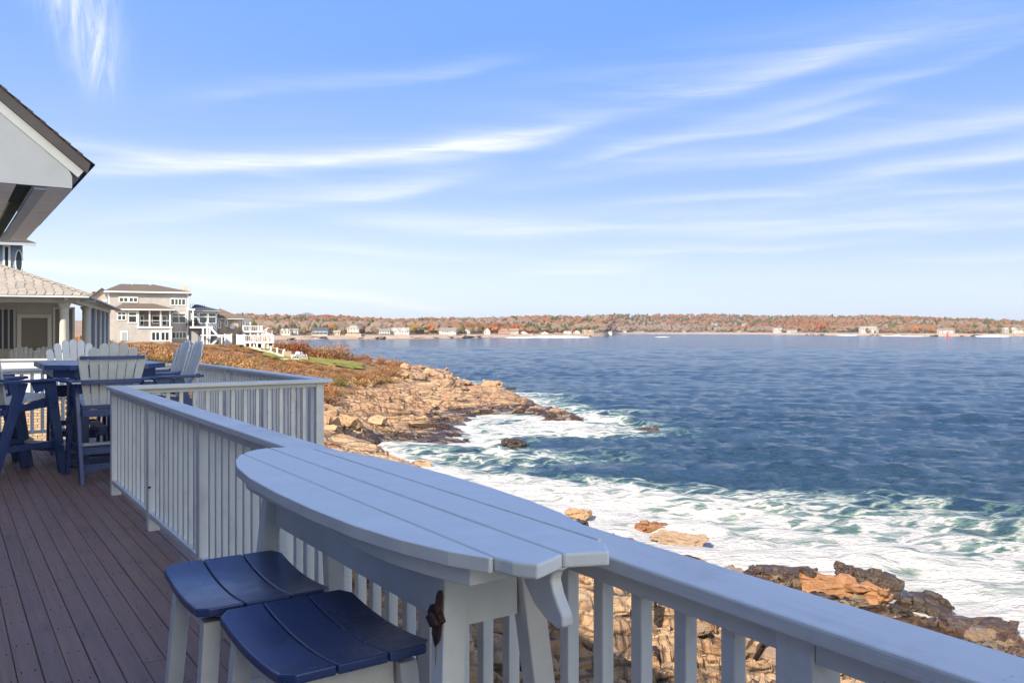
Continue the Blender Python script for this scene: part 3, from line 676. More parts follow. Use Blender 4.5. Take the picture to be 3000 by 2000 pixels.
single(316, (1.5,.8,.7), M_BLD, 1085, 1340, 66.5, 'tan rock just above the railing left of the surf', rz=.4, z=WZ+.35)
single(317, (1.6,.9,.55), M_BLD, 1695, 1532, 44.8, 'tan rock above the tail of the white tabletop', rz=-.5, z=WZ+.35)

# ------------------------------------------------------------------ scrub
def shrub_mesh(name, seed, pal, n=420, leaf=.16, rad=1.0, hgt=1.0):
    rs = np.random.default_rng(seed); cl = rs.normal(0, 1, (9, 3)); cl /= np.linalg.norm(cl, axis=1)[:,None]; cl[:,2] = np.abs(cl[:,2]); cl *= .62
    c = cl[rs.integers(0, 9, n)]+rs.normal(0, .30, (n, 3)); c[:,2] = np.abs(c[:,2]); c *= np.array([rad, rad, hgt])
    up = c/np.maximum(np.linalg.norm(c, axis=1)[:,None], .2)+rs.normal(0, .45, (n, 3)); up[:,2] += .5; up /= np.linalg.norm(up, axis=1)[:,None]
    sd = np.cross(up, rs.normal(0, 1, (n, 3))); sd /= np.linalg.norm(sd, axis=1)[:,None]
    L = leaf*rs.uniform(.7, 1.9, n)[:,None]; Wd = leaf*rs.uniform(.25, .6, n)[:,None]
    V = np.stack([c-sd*Wd, c+sd*Wd, c+up*L*1.4], 1).reshape(-1, 3); Fc = np.arange(3*n).reshape(n, 3)
    pal = np.array(pal); col = pal[rs.integers(0, len(pal), n)]*rs.uniform(.7, 1.25, (n, 1)); col = np.repeat(col, 3, 0)
    # stems
    m = 10; a = rs.uniform(0, 6.28, m); tip = np.stack([np.cos(a)*rad*.6, np.sin(a)*rad*.6, rs.uniform(.5, .9, m)*hgt], -1)
    sv = []; sf = []
    for i in range(m):
        b = len(V)+len(sv); r = .025
        sv += [(r,0,-.2), (-r,r,-.2), (-r,-r,-.2), tuple(tip[i])]; sf += [(b,b+1,b+3), (b+1,b+2,b+3), (b+2,b,b+3)]
    V = np.concatenate([V, np.array(sv)]); Fc = np.concatenate([Fc, np.array(sf)]); col = np.concatenate([col, np.tile([[.13,.09,.065]], (len(sv), 1))])
    return V, Fc, col
RUST = [(.36,.15,.050),(.44,.20,.070),(.31,.13,.055),(.48,.27,.11),(.24,.11,.06)]
STRAW = [(.50,.30,.12),(.55,.37,.17),(.42,.25,.10),(.36,.17,.06)]
TWIG = [(.31,.19,.13),(.37,.23,.16),(.28,.15,.09),(.42,.20,.10)]
OLIVE = [(.16,.16,.04),(.22,.19,.05),(.12,.12,.035),(.28,.17,.06)]
DARKG = [(.06,.08,.025),(.09,.10,.03),(.05,.055,.02)]
REDB = [(.26,.055,.025),(.33,.085,.03),(.20,.045,.02)]
SHRUBS = {}
for nm, pal, hg in (('russet', RUST, .95), ('straw', STRAW, .7), ('twiggy', TWIG, 1.1), ('olive', OLIVE, .8), ('dark', DARKG, .8), ('red', REDB, 1.0)):
    SHRUBS[nm] = []
    for k in range(3):
        V, Fc, c = shrub_mesh('shrub', len(nm)*31+k*7+ord(nm[0]), pal, 900, .095, 1.0, hg)
        o = mesh_np('shrub', V, Fc, M_SCRUB, colors={'col': c}, smooth=False); SHRUBS[nm].append((o.data, V, Fc, c)); bpy.data.objects.remove(o)
LAB = {'russet': 'russet autumn shrub', 'straw': 'straw coloured clump of brush',
       'twiggy': 'grey brown twiggy shrub', 'olive': 'olive green shrub', 'dark': 'dark green bush beside the lawn on the bluff', 'red': 'deep red autumn bush on the edge of the bluff'}
def put_shrub(kind, x, y, s, z=None, sz=1.0, label=None, group=True):
    me = random.choice(SHRUBS[kind])[0]; o = bpy.data.objects.new('shrub', me); COL.objects.link(o)
    o.location = (x, y, (ground_z(x, y) if z is None else z)-.05); o.rotation_euler = (0, 0, random.uniform(0, 6.28)); o.scale = (s, s, s*sz)
    where = 'along the seaward edge behind the lawn' if y > 144 and x > -50 else 'below the grey house' if x < -40 else 'just past the deck corner' if y < 92 else 'on the slope below the lawn' if y < 124 else 'around the lawn'
    size = 'large' if s > 1.3 else 'small' if s < .8 else 'middling'
    return tag(o, label or '%s %s %s' % (size, LAB[kind], where), 'shrub', ('%s %s shrubs %s' % (size, kind, where)) if group and not label else None)
random.seed(5)
HOUSE_ZONES = [(-78,-36,140,200),(-50,-38,138,153)]
def scrub_points(n, x0, x1, y0, y1, seed):
    rs = np.random.default_rng(seed); x = rs.uniform(x0, x1, n*3); y = rs.uniform(y0, y1, n*3)
    z, sd, sc = land(x, y)[:3]; ok = (sc > .6) & (sd > 2.5) & ~in_poly(x, y, LAWN_POLY)
    # keep the path, patio and house plots clear
    ok &= ~((x > -80) & (x < -53) & (y > 143)); ok &= ~((x > -56) & (x < -37) & (y > 146)); ok &= ~((np.hypot(x+35.5, y-141.5) < 3.6)) 
    ok &= ~(np.abs((x+50)*1.0*.46+(y-149.5)*.89) < 1.3) | (x > -36) | (x < -53)
    return x[ok][:n], y[ok][:n], z[ok][:n]
def kind_at(x, y):
    a = float(fbm(np.array([x*.11]), np.array([y*.11]), 3, 200)[0]); b = random.random()
    if a < .42: return 'twiggy' if b < .6 else 'russet'
    if a < .52: return 'russet' if b < .65 else 'straw'
    if a < .60: return 'straw' if b < .7 else 'olive'
    return 'russet' if b < .55 else ('olive' if b < .75 else 'twiggy')
px_, py_, pz_ = scrub_points(190, -48, -17, 70, 150, 3)
for x, y, z in zip(px_, py_, pz_): put_shrub(kind_at(x, y), x, y, random.uniform(.8, 1.7)*(.55 if (y > 118 and x < -40) or (y > 100 and x < -21) else 1), z, random.uniform(.55, .95)*(.7 if y > 118 and x < -40 else 1))
# the taller hedge of brush along the bluff's seaward edge, and single bushes
for i in range(34):
    f = i/33; x = -47+28.5*f+random.gauss(0, .7); y = 155-9*f+random.gauss(0, 1.5)
    put_shrub(random.choice(['twiggy', 'russet', 'twiggy']), x, y, random.uniform(1.1, 1.8)*(1.15-.45*f), None, random.uniform(.8, 1.05))
put_shrub('red', *PX(886, 1040, 150)[:2], 2.0, None, 1.05, 'deep red rounded bush above the patio chairs')
put_shrub('dark', *PX(806, 1066, 128)[:2], 1.3, None, .8, 'dark green bush at the left edge of the lawn')
put_shrub('twiggy', *PX(1000, 1030, 146)[:2], 2.2, None, 1.0, 'tall bare twiggy bush right of the lawn on the skyline')
put_shrub('russet', *PX(960, 1035, 147)[:2], 2.1, None, 1.0, 'russet bush between the red bush and the lawn')
put_shrub('dark', *PX(1241, 1082, 152)[:2], 1.1, None, .8, 'small dark green bush on the rocks at the bluff end')
def scrub_mass():
    Vs, Fs, Cs = [], [], []; off = 0; rs = random.Random(9)
    pts = []
    for n, b, sd in ((420, (-50,-17,62,152), 13), (230, (-75,-24,45,145), 14), (90, (-60,-30,20,80), 15), (330, (-76,-36,96,146), 16), (60, (-38,-19,116,127), 18)):
        pts += list(zip(*scrub_points(n, *b, sd)))
    nl = 140; lx = np.random.default_rng(4).uniform(-51, -21, nl*4); ly = np.random.default_rng(6).uniform(121, 152, nl*4); keep = in_poly(lx, ly, LAWN_POLY); tuft = len(pts)
    pts += list(zip(lx[keep][:nl], ly[keep][:nl], land(lx[keep][:nl], ly[keep][:nl])[0]+.15))
    for k_, (x, y, z) in enumerate(pts):
        d, V, Fc, c = rs.choice(SHRUBS[kind_at(x, y) if k_ < tuft else rs.choice(['olive', 'straw', 'olive'])]); s = rs.uniform(.16, .4) if k_ >= tuft else rs.uniform(.7, 1.5)*(.55 if (y > 112 and x < -40) or (y > 100 and x < -21) else 1); a = rs.uniform(0, 6.28)
        sel = np.arange(len(Fc)) % 2 == rs.randint(0, 1); F2 = Fc[sel]; used = np.unique(F2); rm = -np.ones(len(V), int); rm[used] = np.arange(len(used))
        v = V[used]*np.array([s, s, s*rs.uniform(.45, .8)]); v = np.stack([v[:,0]*math.cos(a)-v[:,1]*math.sin(a)+x, v[:,0]*math.sin(a)+v[:,1]*math.cos(a)+y, v[:,2]+z-.05], -1)
        Vs.append(v); Fs.append(rm[F2]+off); Cs.append(c[used]); off += len(v)
    o = mesh_np('scrub', np.concatenate(Vs), np.concatenate(Fs), M_SCRUB, colors={'col': np.concatenate(Cs)}, smooth=False)
    tag(o, 'dense russet and brown scrub covering the bluff', 'scrub', kind='stuff')
scrub_mass()
# ------------------------------------------------------------------ far shore across the bay
FS = np.array([(-700,1000),(300,960),(560,930),(800,889),(1000,958),(1250,1030),(1400,1120),(1560,1230),(1700,1320),(1775,1400),(1800,2150),(1900,2350),(2050,2450),(2200,2200),(2400,1800),(2550,1620),(2700,1450),(2850,1400),(3000,1460),(3500,1500)], float)
SKYL = np.array([(-700,918),(300,922),(560,923),(700,922),(860,924),(1000,926),(1100,932),(1180,936),(1250,931),(1400,933),(1500,927),(1600,925),(1700,926),(1800,920),(1950,919),(2100,918),(2230,924),(2400,923),(2550,923),(2700,928),(2850,933),(3000,940),(3500,944)], float)
def far_shore(px): return np.interp(px, FS[:,0], FS[:,1])
TREE = 15.0
def far_z(px, w):
    ws = far_shore(px); d = w-ws; depth = np.interp(px, [500, 1700, 2000, 3000], [900, 1100, 1300, 1000])
    top = (HY-np.interp(px, SKYL[:,0], SKYL[:,1]))/F*(ws+depth)+EYE-TREE*.85
    t = np.clip((d-60)/(depth-60), 0, 1); hill = t*t*(3-2*t)*.75+t*.25
    b = WZ+1.0+np.clip(d/22, -.4, 1)*3.2+np.clip((d-22)/60, 0, 1)*1.4
    z = b+(top-(WZ+5.6))*hill
    x = (px-CX)/F*w
    return z+(fbm(x*.006, w*.006, 4, 77)-.5)*14*t*(1-t)*2
def far_land():
    pxs = np.linspace(-700, 3500, 260); ds = np.concatenate([np.linspace(-25, 60, 12), np.linspace(75, 1500, 34)])
    P, D = np.meshgrid(pxs, ds); w = far_shore(P)+D+(fbm(P*.02, P*0+3, 4, 7)-.5)*40; z = far_z(P, w); z = np.where(D < 0, WZ+D*.05, z)
    z = np.where(D > 1300, z-30, z)
    V = np.stack([(P-CX)/F*w, w, z], -1).reshape(-1, 3); idx = np.arange(P.size).reshape(P.shape)
    q = np.stack([idx[:-1,:-1], idx[:-1,1:], idx[1:,1:], idx[1:,:-1]], -1).reshape(-1, 4)
    o = mesh_np('far_hills', V, q, M_FARLAND); tag(o, kind='structure')
    # beach strip, and a sea wall below the tall beige house
    sel = (D >= -6) & (D <= 40)
    rows = [i for i, d in enumerate(ds) if -8 <= d <= 30]; sub = idx[rows[0]:rows[-1]+1]
    q2 = np.stack([sub[:-1,:-1], sub[:-1,1:], sub[1:,1:], sub[1:,:-1]], -1).reshape(-1, 4); used = np.unique(q2); rm = -np.ones(P.size, int); rm[used] = np.arange(len(used))
    Vb = V[used].copy(); Vb[:,2] += .25
    o = mesh_np('beach', Vb, rm[q2], M_SAND); tag(o, kind='structure')
far_land()

def ico(sub=1):
    bm = bmesh.new(); bmesh.ops.create_icosphere(bm, subdivisions=sub, radius=1); V = np.array([v.co[:] for v in bm.verts]); Fc = np.array([[v.index for v in f.verts] for f in bm.faces]); bm.free(); return V, Fc
IV, IF = ico(2); IV1, IF1 = ico(1)
FPAL = np.array([(.30,.105,.045),(.34,.135,.055),(.25,.085,.045),(.31,.16,.07),(.24,.125,.085),(.27,.155,.115),(.30,.19,.14),(.33,.17,.10),(.20,.085,.055)])
GRAD = np.array([(.29,.22,.17),(.28,.20,.145),(.27,.18,.12),(.28,.17,.10),(.29,.155,.085),(.30,.14,.068),(.31,.145,.06),(.26,.12,.062)])
GPAL = np.array([(.085,.095,.035),(.11,.12,.045),(.065,.08,.04),(.16,.14,.05)])
def crown(rs, kind, near):
    V0, F0 = (IV, IF) if near else (IV1, IF1)
    V = V0*(1+rs.uniform(-.24, .22, (len(V0), 1)))
    if kind == 'pine': V = V*np.array([.62,.62,1.0]); V[:,:2] *= (1.15-.55*np.clip(V[:,2:3], -1, 1)) 
    else: V = V*np.array([1,1,.82])
    return V, F0
def forest():
    rs = np.random.default_rng(17); Vs, Fs, Cs = [], [], []; off = 0
    n = 5600; px = rs.uniform(500, 3080, n*2); u = rs.random(n*2)**1.25; d = 48+u*1150; w = far_shore(px)+d
    # thin out trees around the house lots near the water
    keep = ~((d < 75) & (rs.random(n*2) < .55)); px, d, w = px[keep][:n], d[keep][:n], w[keep][:n]
    x = (px-CX)/F*w; z = far_z(px, w); mixn = fbm(x*.004, w*.004, 3, 123); gn = fbm(x*.007+9, w*.007, 3, 321)
    for i in range(n):
        pine = gn[i] > .56 and rs.random() < .62 or rs.random() < .05; near = d[i] < 260
        V, F0 = crown(rs, 'pine' if pine else 'dec', near); h = TREE*rs.uniform(.6, 1.1)*(.7 if d[i] < 100 else 1); wd = h*(.40 if pine else rs.uniform(.45, .66))
        V = V*np.array([wd, wd, h*.5])+np.array([x[i], w[i], z[i]+h*.55])
        q = np.clip((mixn[i]-.34)/.32+rs.normal(0, .08)-(.35 if d[i] < 150 else 0), 0, .999); c = GPAL[rs.integers(len(GPAL))] if pine else GRAD[int(q*len(GRAD))]
        c = c*rs.uniform(.92, 1.08)
        tone = .74*(.93+.14*rs.random((len(V), 1)))  # darker overall tone, varied at random per vertex
        Vs.append(V); Fs.append(F0+off); Cs.append(c[None]*tone); off += len(V)
    o = mesh_np('far_woods', np.concatenate(Vs), np.concatenate(Fs), M_FOREST, colors={'col': np.concatenate(Cs)}, smooth=False)
    tag(o, 'autumn woods of russet and green trees covering the far hills', 'woods', kind='stuff')
    # bare grey trunks standing along the wood's edge
    Vs, Fs = [], []; off = 0; m = 900
    px = np.concatenate([rs.uniform(1850, 2060, 200), rs.uniform(2560, 2960, 340), rs.uniform(620, 3000, m-540)]); w = far_shore(px)+rs.uniform(38, 95, m); x = (px-CX)/F*w; z = far_z(px, w)
    for i in range(m):
        h = rs.uniform(7, 13); r = rs.uniform(.16, .32); lean = rs.normal(0, .5, 2)
        V = [(r,0,0), (-r*.5,r*.87,0), (-r*.5,-r*.87,0), (lean[0], lean[1], h)]; V += [(0,0,h*.45), (.12,0,h*.42), (lean[0]+rs.uniform(-3,3), lean[1]+rs.uniform(-3,3), h*.92)]; V += [(0,0,h*.55), (.12,0,h*.52), (rs.uniform(-3,3), rs.uniform(-3,3), h*.95)]
        Vs.append(np.array(V)+np.array([x[i], w[i], z[i]])); Fs.append(np.array([(0,1,3),(1,2,3),(2,0,3),(4,5,6),(7,8,9)])+off); off += 10
    o = mesh_np('bare_trunks', np.concatenate(Vs), np.concatenate(Fs), M_BARK, smooth=False); tag(o, 'bare grey tree trunks along the edge of the far woods', 'trunks', kind='stuff')
forest()
# trees one can tell apart along the far shore
def far_tree(px, d, h, wd, col, label, pine=False, seed=1):
    w = float(far_shore(px))+d; z = float(far_z(np.array([px]), np.array([w]))[0]); rs = np.random.default_rng(seed)
    t = thing('tree', label, 'tree', ((px-CX)/F*w, w, z-.3), 0, 'trees along the far shore')
    MB().tube((0,0,0), (0,0,h*.6), .28, .12, 6).tube((0,0,h*.35), (wd*.3,0,h*.62), .12, .05, 5).tube((0,0,h*.4), (-wd*.3,.2,h*.66), .12, .05, 5).build('trunk', M_BARK, t)
    Vs, Fs, Cs = [], [], []; off = 0
    for k in range(9):
        V = IV1*(1+rs.uniform(-.3, .3, (len(IV1), 1))); f = k/8
        if pine: c = np.array([rs.normal(0, .12)*wd*(1-f), rs.normal(0, .12)*wd, h*(.25+.68*f)]); s = np.array([wd*.5*(1.05-f*.9), wd*.5*(1.05-f*.9), h*.13])
        else:
            a = rs.uniform(0, 6.28); c = np.array([math.cos(a)*wd*.3, math.sin(a)*wd*.3, h*rs.uniform(.45, .82)]); s = np.array([wd*.27, wd*.27, h*.19])
        Vs.append(V*s+c); Fs.append(IF1+off); off += len(V); Cs.append(np.array(col)[None]*rs.uniform(.75, 1.25, (len(V), 1)))
    mesh_np('crown', np.concatenate(Vs), np.concatenate(Fs), M_FOREST, t, colors={'col': np.concatenate(Cs)}, smooth=False)
GRN = (.10,.11,.03); YEL = (.24,.17,.03); ORG = (.36,.13,.04); RED = (.30,.075,.035); PIN = (.06,.075,.035); BRN = (.27,.16,.11)
for i, (px, d, h, wd, col, pine, lab) in enumerate([
    (836,60,9,6,GRN,1,'dark green pine between the leftmost white far cottages'), (905,62,10,8,BRN,0,'bare brown tree left of the dark roofed gabled house'),
    (975,90,13,11,ORG,0,'orange tree behind the dark roofed gabled house'), (1010,52,9,5,GRN,1,'small green pine left of the tall beige house'),
    (1082,55,10,8,BRN,0,'bare tree right of the tall beige house'), (1215,55,13,14,YEL,0,'broad yellow green tree right of the large white house'),
    (1240,58,12,11,GRN,0,'olive tree between the two large white houses'), (1262,75,14,11,ORG,0,'golden orange tree left of the red chimneyed house'),
    (1345,60,8,6,GRN,1,'small green pine right of the red chimneyed house'), (1386,58,8,7,GRN,0,'green tree beside the small grey far house'),
    (1405,52,8,9,YEL,0,'yellow green bush left of the narrow white house'), (1450,60,12,10,ORG,0,'orange tree left of the pink house'),
    (1486,70,10,10,YEL,0,'yellow tree behind the pink house'), (1510,90,14,13,RED,0,'red brown tree behind the grey house by the pink one'),
    (1565,110,16,9,PIN,1,'tall dark pine rising behind the shore houses'), (1612,60,14,8,PIN,1,'dark evergreen beside the tan house'),
    (1790,70,16,14,GRN,1,'broad dark green pine right of the sandy point'), (1890,60,11,12,GRN,0,'round green tree behind the long low white house'),
    (2145,60,11,12,GRN,0,'round dark tree among the hillside white houses'), (2300,90,14,13,GRN,0,'dark green tree above the right hand cottages'),
    (2375,70,15,15,YEL,0,'yellow olive tree left of the red oak'), (2405,80,17,20,RED,0,'big red oak with a domed crown by the shore'),
    (2413,40,9,14,GRN,0,'low green tree in front of the red oak'), (2690,55,13,12,ORG,0,'orange tree in the bare wood on the right'),
    (2640,50,10,9,YEL,0,'yellowish bush right of the long grey house')]):
    far_tree(px, d, h, wd, col, lab, bool(pine), 40+i)

# ---- far houses
M_WALLS = {'white': simple('far_white_wall', (.52,.51,.48), .7, .06, .3, .05, 2), 'cream': simple('far_cream_wall', (.62,.54,.42), .7, .06, .3, .05, 2), 'grey': simple('far_grey_wall', (.40,.38,.36), .7, .08, .3, .05, 2),
           'pink': simple('far_pink_wall', (.50,.17,.13), .7, .08, .3, .05, 2), 'tan': simple('far_tan_wall', (.45,.33,.22), .7, .08, .3, .05, 2), 'red': simple('far_red_wall', (.28,.09,.06), .7, .08, .3, .05, 2), 'slate': simple('far_slate_wall', (.20,.23,.27), .7, .08, .3, .05, 2)}
M_ROOFS = {'grey': simple('far_grey_roof', (.22,.20,.18), .9, .15, .5, .1, 3), 'dark': simple('far_dark_roof', (.075,.085,.105), .9, .15, .5, .1, 3), 'brown': simple('far_brown_roof', (.26,.19,.14), .9, .15, .5, .1, 3), 'pale': simple('far_pale_roof', (.33,.30,.27), .9, .15, .5, .1, 3)}
def far_house(x0, x1, top, base, w, wall, roof, label, form='gable_side', floors=2, extra=None):
    k = w/F; xa, xb = (x0-CX)*k, (x1-CX)*k; zb = EYE-(base-HY)*k; zt = EYE-(top-HY)*k; W = xb-xa; H = zt-zb; D = min(max(W*.7, 6), 12)
    rf = {'gable_side': .34, 'gable_front': .42, 'hip': .34, 'flat': .10}[form]; ze = zt-H*rf
    cx = (xa+xb)/2; t = thing('house', label, 'house', (cx, w, zb-4), 0, 'houses along the far shore'); org = (cx, w, zb-4)
    m = MB(org); m.box(xa, xb, w, w+D, zb-4, ze)
    if form == 'gable_front': m.prism([(xa,w,ze),(xb,w,ze),(cx,w,zt-.25)], (0,D,0))
    if form == 'gable_side': m.prism([(xa,w,ze),(xa,w+D,ze),(xa,w+D/2,zt-.25)], (W,0,0))
    m.build('wall', M_WALLS[wall], t)
    r = MB(org); o = .5
    if form == 'gable_side':
        for sgn in (0, 1):
            ya, yb = (w-o, w+D/2) if sgn == 0 else (w+D+o, w+D/2)
            r.prism([(xa-o,ya,ze-.25),(xb+o,ya,ze-.25),(xb+o,yb,zt-.1),(xa-o,yb,zt-.1)], (0,0,.28))
    elif form == 'gable_front':
        for xs in (xa-o, xb+o): r.prism([(xs,w-o,ze-.25),(xs,w+D+o,ze-.25),(cx,w+D+o,zt-.1),(cx,w-o,zt-.1)], (0,0,.28))
    elif form == 'hip':
        q = min(W, D)/2*.8; r.add([(xa-o,w-o,ze),(xb+o,w-o,ze),(xb+o,w+D+o,ze),(xa-o,w+D+o,ze),(xa+q,w+D/2,zt),(xb-q,w+D/2,zt)], [(3,2,1,0),(0,1,5,4),(1,2,5),(2,3,4,5),(3,0,4)])
    else: r.box(xa-o, xb+o, w-o, w+D+o, ze, zt)
    ro = r.build('roof', M_ROOFS[roof], t)
    ncol = max(2, int(W/3.0)); fh = (ze-zb)/floors; src = None
    for f in range(floors):
        for c in range(ncol):
            if (f*7+c*3+int(x0)) % 5 == 4: continue
            wx = xa+W*(c+.5)/ncol; wz = zb+fh*(f+.55); ww = min(1.3, W/ncol*.5); wh = fh*.5
            if src is None:
                src = MB().box(-ww/2, ww/2, -.12, .1, -wh/2, wh/2).build('window', M_GLASS, t); oo = src
                MB().box(-ww/2-.15, ww/2+.15, -.06, .1, -wh/2-.15, wh/2+.15).build('frame', M_TRIM, src)
            else: oo = copy_tree(src, t)
            oo.location = (wx-cx, 0, wz-zb+4)
    if extra == 'chimney' : MB(org).box(cx-W*.2-.6, cx-W*.2+.6, w+D*.4, w+D*.4+1.2, ze, zt+1.6).build('chimney', M_CHIMNEY, ro)
    if extra == 'porch':
        p = MB(org); p.box(xa, xb, w-2.5, w-.15, zb+fh*.92, zb+fh*1.0).box(xa, xb, w-2.5, w-.15, zb-4, zb+.3)
        for c in range(5): p.box(xa+W*c/4-.12*(c>0), xa+W*c/4+.12, w-2.45, w-2.2, zb+.3, zb+fh*.92)
        p.build('porch', M_WALLS['white'], t)
    if extra == 'wing': 
        MB(org).box(xb+.05, xb+W*.55, w+1.5, w+D*.9, zb-4, zb+(ze-zb)*.62).build('wing', M_WALLS[wall], t)
        MB(org).prism([(xb-.2,w+1.1,zb+(ze-zb)*.62),(xb+W*.6,w+1.1,zb+(ze-zb)*.62),(xb+W*.6,w+D*.55,zb+(ze-zb)*.9),(xb-.2,w+D*.55,zb+(ze-zb)*.9)], (0,0,.25)).build('wing_roof', M_ROOFS[roof], t)
    if extra == 'gables':
        for fx in (.22, .7): 
            gx = xa+W*fx; gw = W*.17; MB(org).prism([(gx-gw,w-.6,ze-.3),(gx+gw,w-.6,ze-.3),(gx,w-.6,zt+.3)], (0,D*.4,0)).build('gable', M_WALLS[wall], t)
    return t
FH = [(771,798,957,979,42,'white','pale','white steep gabled far house right behind the lower deck','gable_front',2,None),
 (822,850,962,980,40,'cream','grey','low grey cottage second from the left across the bay','gable_side',1,'gables'), (852,873,962,980,42,'white','grey','small white cottage beside the low grey cottage','gable_side',1,None),
 (914,960,960,980,40,'slate','dark','slate blue far house with dark roof and front gable','gable_side',2,'porch'), (977,996,968,981,34,'tan','pale','tiny tan cottage right of the dark roofed gabled house','gable_side',1,None),
 (1018,1050,953,979,40,'cream','pale','tall beige three storey house above the stone sea wall','hip',3,'porch'), (1110,1142,963,983,34,'white','grey','white square house left of the largest white house','gable_side',2,'porch'),
 (1146,1198,960,984,30,'white','pale','largest white many gabled house on the far beach','gable_side',2,'gables'), (1287,1336,960,985,30,'white','grey','white far house with a red chimney','gable_side',2,'chimney'),
 (1356,1377,962,980,50,'grey','grey','small grey far house among green trees','gable_front',2,None), (1418,1436,960,984,34,'white','pale','narrow white gabled house left of the pink house','gable_front',2,None),
 (1460,1492,962,984,36,'pink','brown','pink red far house with balconies','hip',2,'porch'), (1493,1519,962,983,40,'grey','brown','brown grey tall house touching the pink house','gable_side',2,None),
 (1519,1546,969,984,30,'white','brown','white cottage right of the brown grey tall house','gable_front',1,'wing'), (1584,1607,970,984,34,'cream','grey','cream cottage standing alone behind the sandy point','gable_front',1,'wing'),
 (1624,1641,974,983,34,'red','brown','low red brown cottage on the sandy point','gable_side',1,None), (1652,1674,968,981,36,'white','grey','flat fronted white house with a row of dark windows','flat',2,None),
 (1680,1700,967,981,36,'white','pale','white gabled cottage next to the flat fronted house','gable_front',1,None), (1706,1740,966,981,40,'tan','brown','tan roofed house with white gables at the point','gable_side',1,'gables'),
 (1770,1793,968,976,60,'white','pale','white cottage right past the sandy point','gable_side',1,None), (1814,1835,965,975,60,'white','grey','two storey white house beyond the sandy point','gable_side',2,None),
 (1847,1886,970,976,60,'white','pale','long low white motel like house in the bay head','gable_side',1,None), (1995,2015,967,974,60,'white','pale','single white low house in the deepest part of the bay','gable_side',1,None),
 (2085,2111,946,957,420,'cream','grey','highest house on the hillside above the bay','gable_side',2,None), (2094,2118,958,972,150,'white','grey','white house below the highest hillside house','gable_side',2,'wing'),
 (2145,2167,951,963,330,'white','pale','white gabled hillside house with a long roof','gable_front',2,None), (2175,2192,947,960,380,'white','grey','white hillside house right of the gabled one','gable_side',2,None),
 (2153,2179,961,973,130,'cream','pale','cream house at the foot of the hillside','gable_side',1,None), (2214,2231,951,965,300,'white','grey','white house high in the trees left of the shore cottages','gable_front',2,None),
 (2268,2299,961,974,60,'white','pale','broad white house on the right hand shore','gable_side',1,'gables'), (2309,2336,964,976,60,'white','grey','white cottage half hidden right of the broad white house','gable_side',1,None),
 (2523,2570,956,974,60,'white','pale','long pale house with a grey roof on the right shore','gable_side',2,'wing'), (2753,2797,961,976,50,'white','grey','white house with a tall left end near the red buoy','gable_side',2,'chimney'),
 (2941,2981,960,976,60,'white','pale','white house at the far right of the shore','gable_side',2,'gables'), (2984,3012,962,976,56,'cream','grey','cream house cut by the right edge','gable_side',2,None)]
for (x0, x1, tp, bs, dd, wl, rf, lab, form, fl, ex) in FH:
    far_house(x0, x1, tp, bs, float(far_shore((x0+x1)/2))+dd, wl, rf, lab, form, fl, ex)
# stone sea wall
w = float(far_shore(1036))+16; a, b = PX(1012, 979, w), PX(1058, 992.5, w)
t = thing('sea_wall', 'tan stone sea wall below the tall beige house', 'wall', (a.x, w, b.z-2)); MB((a.x, w, b.z-2)).box(a.x, b.x, w, w+14, b.z-2, a.z).build('wall_face', M_WALLS['tan'], t); MB((a.x, w, b.z-2)).box(a.x-.4, b.x+.4, w-.4, w+14, a.z+.01, a.z+.6).build('coping', M_CONC, t)
# rocks along the far waterline
random.seed(3)
for i in range(70):
    px = random.uniform(790, 3000); w = float(far_shore(px))+random.uniform(-4, 12)
    if 1790 < px < 2250: continue
    o = put_rock(random.choice(WETHULL) if random.random() < .55 else random.choice(random.choice(HULLS)), (px-CX)/F*w, w, random.uniform(5, 12), .3, shore, 'boulder', tilt=.1, sc=(1.6,1,.55), z=WZ+.4)
# buoy
w = 1080.0; p = PX(2776, 998, w); p.z = WZ-.4; t = thing('buoy', 'red channel buoy floating off the right shore', 'buoy', p)
MB().lathe((0,0,0), [(.3,-1),(1.9,-.4),(1.9,.9),(1.6,1.3)], 20).build('float', M_REDBUOY, t); MB().lathe((0,0,0), [(1.2,1.3),(1.05,5.6),(.5,6.4),(.5,7.2)], 16).build('tower', M_REDBUOY, t); MB().lathe((0,0,0), [(.3,7.2),(.45,8.6),(.1,9.2)], 12).build('lantern', M_REDBUOY, t)
# breakers off the far point and the right-hand shore
def breaker(px0, px1, py, w, hgt, label, seed):
    rs = np.random.default_rng(seed); n = 60; V = []; 
    for i in range(n):
        f = i/(n-1); px = px0+(px1-px0)*f; x = (px-CX)/F*w; hh = hgt*math.sin(math.pi*f)**.6*rs.uniform(.6, 1.2); yy = w+rs.normal(0, .8)
        V += [(x,yy-5,WZ-.3),(x,yy-1.5,WZ+hh*.6),(x,yy,WZ+hh),(x,yy+3,WZ-.3)]
    V = np.array(V); Fq = np.array([[i*4+k, (i+1)*4+k, (i+1)*4+k+1, i*4+k+1] for i in range(n-1) for k in range(3)])
    o = mesh_np('breaker', V, Fq, M_FOAM); tag(o, label, 'wave', 'breakers along the far shore')
M_FOAM = simple('breaking_foam', (.80,.80,.79), .9, .05, .3, .3, 1)
for i, (a, b, py, hg, dd, lab) in enumerate([(1540,1730,992,2.6,-70,'long white breaker off the sandy point'), (1480,1560,994,1.6,-40,'thin breaker left of the long one off the sandy point'), (1918,1962,990,.9,-1100,'short white breaker alone in the bay'),
    (2450,2530,985,2.0,-26,'white breaker below the long pale house'), (2580,2690,986,1.6,-22,'thin line of surf along the right shore'), (2850,2960,983,2.6,-24,'white surf burst at the far right shore'), (2640,2720,986,1.2,-40,'small breaker left of the red buoy')]):
    breaker(a, b, py, float(far_shore((a+b)/2))+dd, hg, lab, i)
